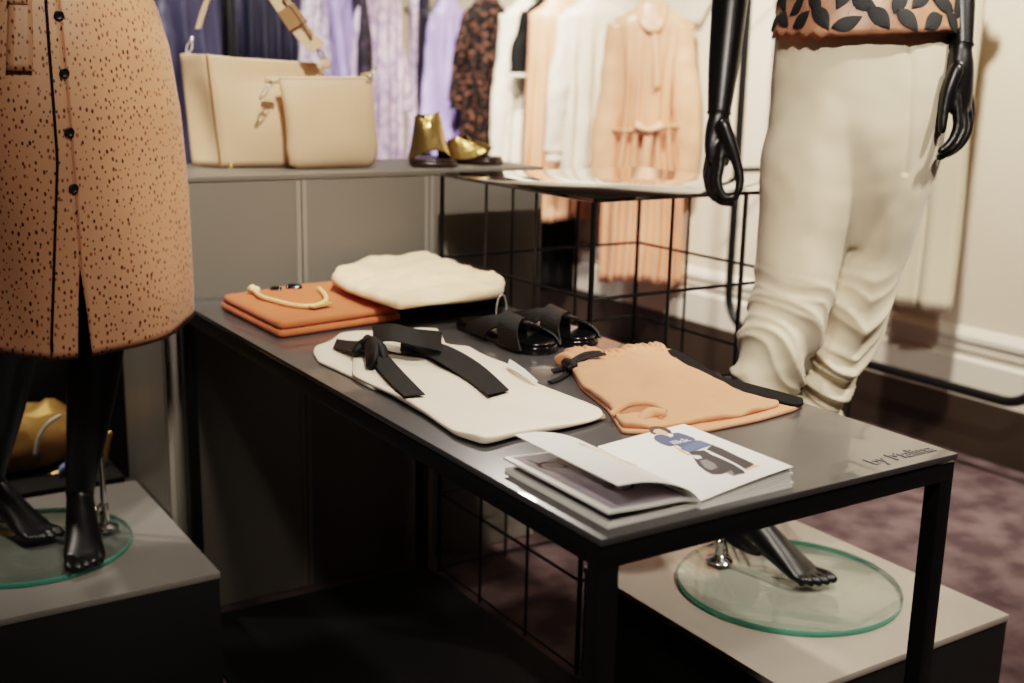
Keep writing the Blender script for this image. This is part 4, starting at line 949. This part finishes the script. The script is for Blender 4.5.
def garment(name, label, cat, group, top, yaw, m, L_, w0, w1, th0, th1, nf=7, amp=.012, sl=None, slm=None, seed=1, cuff=.03, srad=.05, neck=.07, slope=.05, sout=.06, extra=None, belly=0, sf=.012, shear=0):
    """hanging garment. top = neck point on the rail; yaw turns the shoulder line; L_ length; w half widths; sl sleeve length."""
    top = V(top); ax = V((math.cos(yaw), math.sin(yaw), 0)); ay = V((-ax.y, ax.x, 0))
    root = thing(name, label, cat, (top.x, top.y, top.z), group)
    n = 96; rings = []
    rows_ = [(-.030, neck*.8, .028), (-.006, neck, .03), (.0, neck*1.1, .032)]
    for k in range(1, 5): q = k/4; rows_.append((slope*q*.9, neck+(w0-neck)*q, .032+(th0-.032)*q))
    m_ = 30
    for k in range(1, m_+1):
        q = k/m_; rows_.append((slope+(L_-slope)*q, w0+(w1-w0)*q**1.1-belly*math.sin(PI*min(1, q*1.6)), th0+(th1-th0)*q))
    for (d, w, th) in rows_:
        q = max(0, (d-slope)/(L_-slope)); r = []
        for i in range(n):
            a = 2*PI*i/n; ca, sa = math.cos(a), math.sin(a)
            sx = math.copysign(abs(ca)**.85, ca); x = w*sx
            fo = amp*min(1, q*2.2)*math.sin(nf*sx*PI/1.6*(1 if sa > 0 else 1.13)+seed*2.1+2.2*nz(V((x*2, seed, d*1.2)), 1.5, seed)+q*1.2)
            y = th*sa+fo*(1 if abs(sa) > .05 else abs(sa)*20)
            z = -d+sf*q**3*math.sin(3*sx+seed)
            x += .010*q*nz(V((d*4, seed, sa)), 1, seed)+shear*q
            y += .010*nz(V((x*9, d*7, sa*2)), 1, seed+2)*min(1, q*4)
            r.append(top+ax*x+ay*y+V((0, 0, z)))
        rings.append(r)
    bm = BM(); loft(bm, rings); o = obj('garment_body', bm, m, root, 'all')
    bm = BM(); hk = top+V((0, 0, -.02)); hh = max(.05, RZ-top.z)
    tube(bm, [hk, hk+V((0, 0, hh*.6)), hk+V((0, 0, hh+.022)), hk+V((0, 0, hh+.036))+ax*.012, hk+V((0, 0, hh+.03))+ax*.022], .0026, n=8); obj('hanger_hook', bm, M['silver'], root)
    if sl:
        for s in (-1, 1):
            bm = BM(); pts = []; rd = []
            st_ = top+ax*(s*(w0-.035))+V((0, 0, -slope-.02))
            for k in range(9):
                q = k/8; pts.append(st_+ax*(s*(sout*math.sin(q*1.5)))+ay*(.02*math.sin(q*3+seed+s))+V((0, 0, -sl*q)))
                rr = srad*(1-.12*q)*(1+.10*math.sin(q*9+seed+s)); rd.append((rr, rr*.62))
            pts.append(pts[-1]+V((0, 0, -.012))); rd.append((cuff, cuff*.7)); pts.append(pts[-1]+V((0, 0, -.035))); rd.append((cuff*1.05, cuff*.75))
            tube(bm, pts, rd, n=24, side=ax, k=4, round_end=False)
            for v_ in bm.verts:
                c_ = v_.co; v_.co = c_+V((.006*nz(c_, 14, seed), .006*nz(c_, 16, seed+1), 0))
            obj('sleeve', bm, slm or m, root, 'all')
    return root, top, ax, ay
def along(u, v, y): return PY(u, v, y)
LG = 'navy and lilac clothes on the left rail'
def gl(u, z=1.60): p = PY(u, 40, 3.35); return V((p.x, 3.35, z))
garment('satin_blouse', 'navy satin blouse with tied cuffs, leftmost on the rail behind the tote', 'garment', LG, gl(196), .30, M['navy'], .74, .13, .15, .06, .07, 6, .022, .42, None, 3, .03, .055)
garment('satin_dress', 'navy satin garment hanging behind the middle of the tote', 'garment', LG, gl(262, 1.605), -.25, M['navydk'], .9, .12, .15, .06, .07, 7, .022, .46, M['navy'], 5, .03, .05)
garment('print_blouse', 'white and lilac printed blouse hanging behind the tote strap end', 'garment', LG, gl(318, 1.60), .9, M['whitelilac'], .62, .12, .13, .05, .05, 6, .016, .5, None, 7, .03, .045)
garment('satin_blouse', 'bright lilac satin blouse hanging behind the pouch', 'garment', LG, gl(341, 1.60), 1.15, M['lilac'], .66, .12, .13, .045, .05, 6, .016, .5, None, 9, .03, .045)
garment('lace_blouse', 'dark plum lace top hanging between the lilac blouses', 'garment', LG, gl(357, 1.60), 1.2, M['plumblack'], .60, .12, .13, .04, .05, 5, .012, .48, None, 11, .03, .045)
garment('print_blouse', 'pale lilac printed blouse with bell sleeve, rightmost on the left rail', 'garment', LG, gl(377, 1.60)+V((0, -.03, 0)), .55, M['lilacpale'], .82, .13, .12, .05, .05, 6, .018, .40, None, 13, .05, .05, sout=.05)
RG = 'clothes on the right rail'
def gr(u, y, z=1.585):
    p = PY(u, 60, y); return V((min(p.x, 2.56), y, z))
garment('satin_dress', 'long apricot satin dress with tied neck and waist, frontmost on the right rail', 'dress', RG, W(652, 8, 4.86)+V((0, 0, -.0)), -.62, M['peachsatin'], 1.16, .155, .185, .05, .075, 8, .030, .66, None, 2, .034, .058, neck=.06, belly=.040, sout=.065)
dr = [o for o in bpy.data.objects if o.get('label', '').startswith('long apricot')][0]
bm = BM(); axd = V((math.cos(-.62), math.sin(-.62), 0)); frd = V((axd.y, -axd.x, 0)); tp = V(dr.location)
for k in range(3):
    tube(bm, [tp+axd*x+frd*(.045+.006*k-abs(x)*.25)+V((0, 0, z-.012*k)) for x, z in ((-.055, .0), (-.045, -.035), (-.015, -.062), (.015, -.066), (.04, -.04), (.05, .0))], [.012, .015, .018, .018, .015, .012], n=12)
strip(bm, [tp+axd*(-.004)+frd*.058+V((0, 0, -.08)), tp+axd*.012+frd*.072+V((0, 0, -.2)), tp+axd*.02+frd*.07+V((0, 0, -.34))], [tp+axd*.022+frd*.058+V((0, 0, -.08)), tp+axd*.036+frd*.072+V((0, 0, -.2)), tp+axd*.048+frd*.07+V((0, 0, -.33))], .004)
obj('pussy_bow', bm, M['peachsatin'], dr, 'all').name = 'neck_tie'
bm = BM(); zc_ = -.50
tube(bm, [tp+axd*(.15*math.cos(a))+frd*(.075*math.sin(a))+V((0, 0, zc_+.012*math.sin(a*2))) for a in [2*PI*k/24 for k in range(25)]], [(.007, .017)]*25, n=10, k=2, side=frd, round_end=False)
strip(bm, [tp+frd*.09+axd*-.01+V((0, 0, zc_+.015)), tp+frd*.10+axd*-.02+V((0, 0, zc_-.1)), tp+frd*.10+axd*-.018+V((0, 0, zc_-.2))], [tp+frd*.09+axd*.03+V((0, 0, zc_+.015)), tp+frd*.10+axd*.015+V((0, 0, zc_-.1)), tp+frd*.10+axd*.012+V((0, 0, zc_-.19))], .004)
tube(bm, [tp+frd*.095+axd*-.045+V((0, 0, zc_+.02)), tp+frd*.105+V((0, 0, zc_)), tp+frd*.095+axd*.055+V((0, 0, zc_+.022))], [(.02, .012), (.012, .012), (.022, .012)], n=12)
obj('waist_tie', bm, M['peachsatin'], dr, 'all')
garment('satin_blouse', 'ivory satin blouse with long sleeves just left of the apricot dress', 'garment', RG, W(597, 2, 5.12), -.35, M['creamsatin'], .80, .155, .15, .055, .06, 6, .02, .58, None, 4, .034, .055)
garment('satin_skirt', 'peach satin garment hanging between the ivory blouse and black top', 'garment', RG, W(560, 4, 5.32), -.5, M['peachsatin'], .99, .14, .17, .05, .06, 7, .018, None, None, 6)
garment('trimmed_dress', 'black dress with white-edged short sleeves left of the ivory satin blouse', 'dress', RG, W(553, 0, 5.55), -.3, M['blackcloth'], 1.40, .13, .16, .05, .07, 6, .015, .24, None, 8, .045, .05, sout=.07)
kd = [o for o in bpy.data.objects if o.get('label', '').startswith('black dress')][0]
for ch_ in kd.children:
    if ch_.name.startswith('sleeve'):
        cs = [v.co for v in ch_.data.vertices]; zl = min(c_.z for c_ in cs); low = [c_ for c_ in cs if c_.z < zl+.004]
        cx_ = sum((c_ for c_ in low), V((0, 0, 0)))/len(low); bm = BM()
        tube(bm, [cx_+V((0, 0, -.002)), cx_+V((0, 0, .012))], [(.054, .042), (.054, .042)], n=20, k=1, round_end=False, side=(math.cos(-.3), math.sin(-.3), 0))
        for v_ in bm.verts: v_.co += V(kd.location)
        obj('white_trim', bm, M['whitecrepe'], ch_)
garment('long_sleeve_blouse', 'cream long-sleeved blouse hanging to the right of the black lace dress', 'garment', RG, W(531, 2, 5.66), -.25, M['creamsatin'], .80, .13, .15, .05, .06, 6, .02, .70, None, 10, .036, .06)
garment('lace_dress', 'black and copper floral lace dress on the right rail', 'dress', RG, W(487, 4, 5.8), -.2, M['lace'], .95, .125, .14, .05, .06, 6, .016, .40, None, 12, .035, .05)
garment('lilac_blouse', 'lilac satin blouse with gathered sleeves left of the lace dress', 'garment', RG, W(448, 2, 5.95), -.1, M['lilac'], .86, .085, .09, .05, .055, 5, .018, .64, None, 14, .03, .045, neck=.05)
garment('navy_dress', 'narrow navy garment between the two lilac ones on the right rail', 'garment', RG, W(424, 2, 6.05), 1.1, M['navydk'], .98, .12, .13, .03, .035, 5, .01, None, None, 16)
garment('lilac_blouse', 'narrow pale pink-lilac garment at the left end of the right rail', 'garment', RG, W(414, 2, 6.15), 1.15, M['lilacpale'], .90, .12, .13, .028, .032, 5, .01, None, None, 18)

# frame rail on the right wall
xf = 2.45
fr_ = thing('wall_rail_frame', 'rounded black tube frame mounted on the right wall behind the mannequin', 'garment rail', (xf, 1.75, .27))
yl, yr, zb, zt_, rc = 2.39, 1.02, .285, 1.95, .13
pts = []
for cy_, cz_, a0 in ((yl-rc, zt_-rc, 0), (yl-rc, zb+rc, 270), (yr+rc, zb+rc, 180), (yr+rc, zt_-rc, 90)):
    for k in range(9):
        a = math.radians(a0+90-90*k/8) if False else math.radians({0: 90-90*k/8, 270: 0-90*k/8, 180: 270-90*k/8, 90: 180-90*k/8}[a0])
        pts.append(V((xf, cy_+rc*math.cos(a), cz_+rc*math.sin(a))))
pts.append(pts[0].copy())
bm = BM(); tube(bm, pts, .0165, n=16, k=1, round_end=False); obj('tube_frame', bm, M['steel'], fr_)
for y, z in ((yl, .9), (yl, 1.6), (yr, .9), (yr, 1.6)):
    bm = BM(); tube(bm, [V((xf, y, z)), V((XR-.001, y, z))], .011, n=12, k=1); obj('wall_bracket', bm, M['steel'], fr_)
bm = BM(); tube(bm, [V((xf, 1.745, zb)), V((xf, 1.745, 0.0005))], .006, n=10, k=1); obj('foot_rod', bm, M['steel'], fr_)
# trousers hung from the frame
ht = thing('hanging_trousers', 'cream trousers hanging from the wall frame behind the mannequin', 'trousers', (xf, 1.50, 1.95))
cen_ = PX(925, 230, xf); 
for k, (o, m_) in enumerate(((.045, 'trouser'), (-.055, 'trouser'))):
    bm = BM(); rings = []
    for j in range(28):
        q = j/27; z = 1.62-1.10*q; r = []
        for i in range(48):
            a = 2*PI*i/48
            y = cen_.y+o*(.75+.25*q)+(.075-.008*q)*math.cos(a); x = xf+.012*k+(.045+.006*math.sin(a*4+k))*math.sin(a)+.005*math.sin(q*9+k)
            r.append(V((x, y, z)))
        rings.append(r)
    loft(bm, rings); obj('trouser_leg', bm, M[m_], ht, 'all')
bm = BM(); tube(bm, [V((xf, cen_.y-.13, 1.60)), V((xf, cen_.y+.13, 1.60))], [(.03, .05), (.03, .05)], n=16, k=2); obj('waistband', bm, M['trouser'], ht)
bm = BM(); tube(bm, [V((xf, cen_.y, 1.62)), V((xf, cen_.y, 1.93)), V((xf, cen_.y+.005, 1.976)), V((xf, cen_.y+.025, 1.965))], .0028, n=8); obj('hanger_hook', bm, M['silver'], ht)

# ================================================================== LIGHT
w = bpy.data.worlds.new('world'); sc.world = w; w.use_nodes = True
w.node_tree.nodes['Background'].inputs[0].default_value = (1, .86, .7, 1); w.node_tree.nodes['Background'].inputs[1].default_value = .03
def spot(loc, tgt, e_, ang=60, blend=.6, size=.05, col=(1, .80, .60)):
    l = bpy.data.lights.new('spot_and_fill', 'SPOT'); l.energy = e_; l.spot_size = math.radians(ang); l.spot_blend = blend; l.shadow_soft_size = size; l.color = col  # serves the ceiling spots and the added fill lights alike
    o = bpy.data.objects.new('spot_and_fill', l); COL.objects.link(o); o.location = loc
    o.rotation_euler = (V(tgt)-V(loc)).to_track_quat('-Z', 'Y').to_euler(); return o
K = (1, .90, .79)
spot((.05, -.1, 2.75), (.32, .72, .75), 95, 46, .7, .05, K)        # table, from above the near end
spot((.9, 1.9, 2.8), (.3, .9, .75), 55, 60, .8, .06, K)            # table from behind
spot((-.9, -1.1, 2.75), (.2, .2, .75), 60, 40, .7, .10, K)         # added fill for the table and page edges, from camera left
spot((-.2, -1.2, 2.75), (1.05, .6, 1.1), 190, 30, .6, .05, K)      # mannequin at right
spot((-.32, -.45, 2.75), (-.28, 1.5, 1.0), 60, 36, .7, .08, (1, .88, .74))      # dress
spot((.02, .2, 2.8), (.42, 1.75, 1.05), 155, 44, .7, .05, K)      # bags
spot((1.2, 2.0, 2.8), (2.5, 3.2, 1.1), 320, 60, .7, .06, K)        # right rail front
spot((1.3, 3.0, 2.8), (2.4, 4.4, 1.1), 330, 60, .7, .06, K)        # right rail back
spot((1.3, .7, 2.8), (2.69, 1.5, .9), 300, 80, .8, .08, (1, .90, .77))         # right wall
spot((.5, 1.9, 2.8), (1.0, 3.4, 1.1), 230, 60, .7, .06, (1, .93, .86))         # left rail
spot((1.7, -.6, 2.8), (1.3, .3, .1), 175, 70, .8, .08, K)          # floor and plinth at right
spot((-.35, 2.05, 2.7), (-.35, 2.1, .3), 60, 50, .8, .08, K)       # added fill to brighten the gold bags on the bench
spot((-1.2, 2.2, 2.6), (-.03, 1.72, .45), 90, 34, .8, .08, K)        # added fill from the left rear, brightens cabinet side and left plinth
spot((-1.6, -1.0, 2.1), (.10, .13, .77), 40, 17, .8, .06, K)        # added low fill to lift the lookbook's left pages, no fixture there
sc.render.engine = 'CYCLES'; sc.cycles.use_denoising = True; sc.cycles.max_bounces = 8
sc.cycles.transparent_max_bounces = 8; sc.cycles.caustics_refractive = False; sc.cycles.caustics_reflective = False
sc.cycles.sample_clamp_indirect = 6
sc.view_settings.view_transform = 'Filmic'; sc.view_settings.look = 'Medium High Contrast'; sc.view_settings.exposure = .5
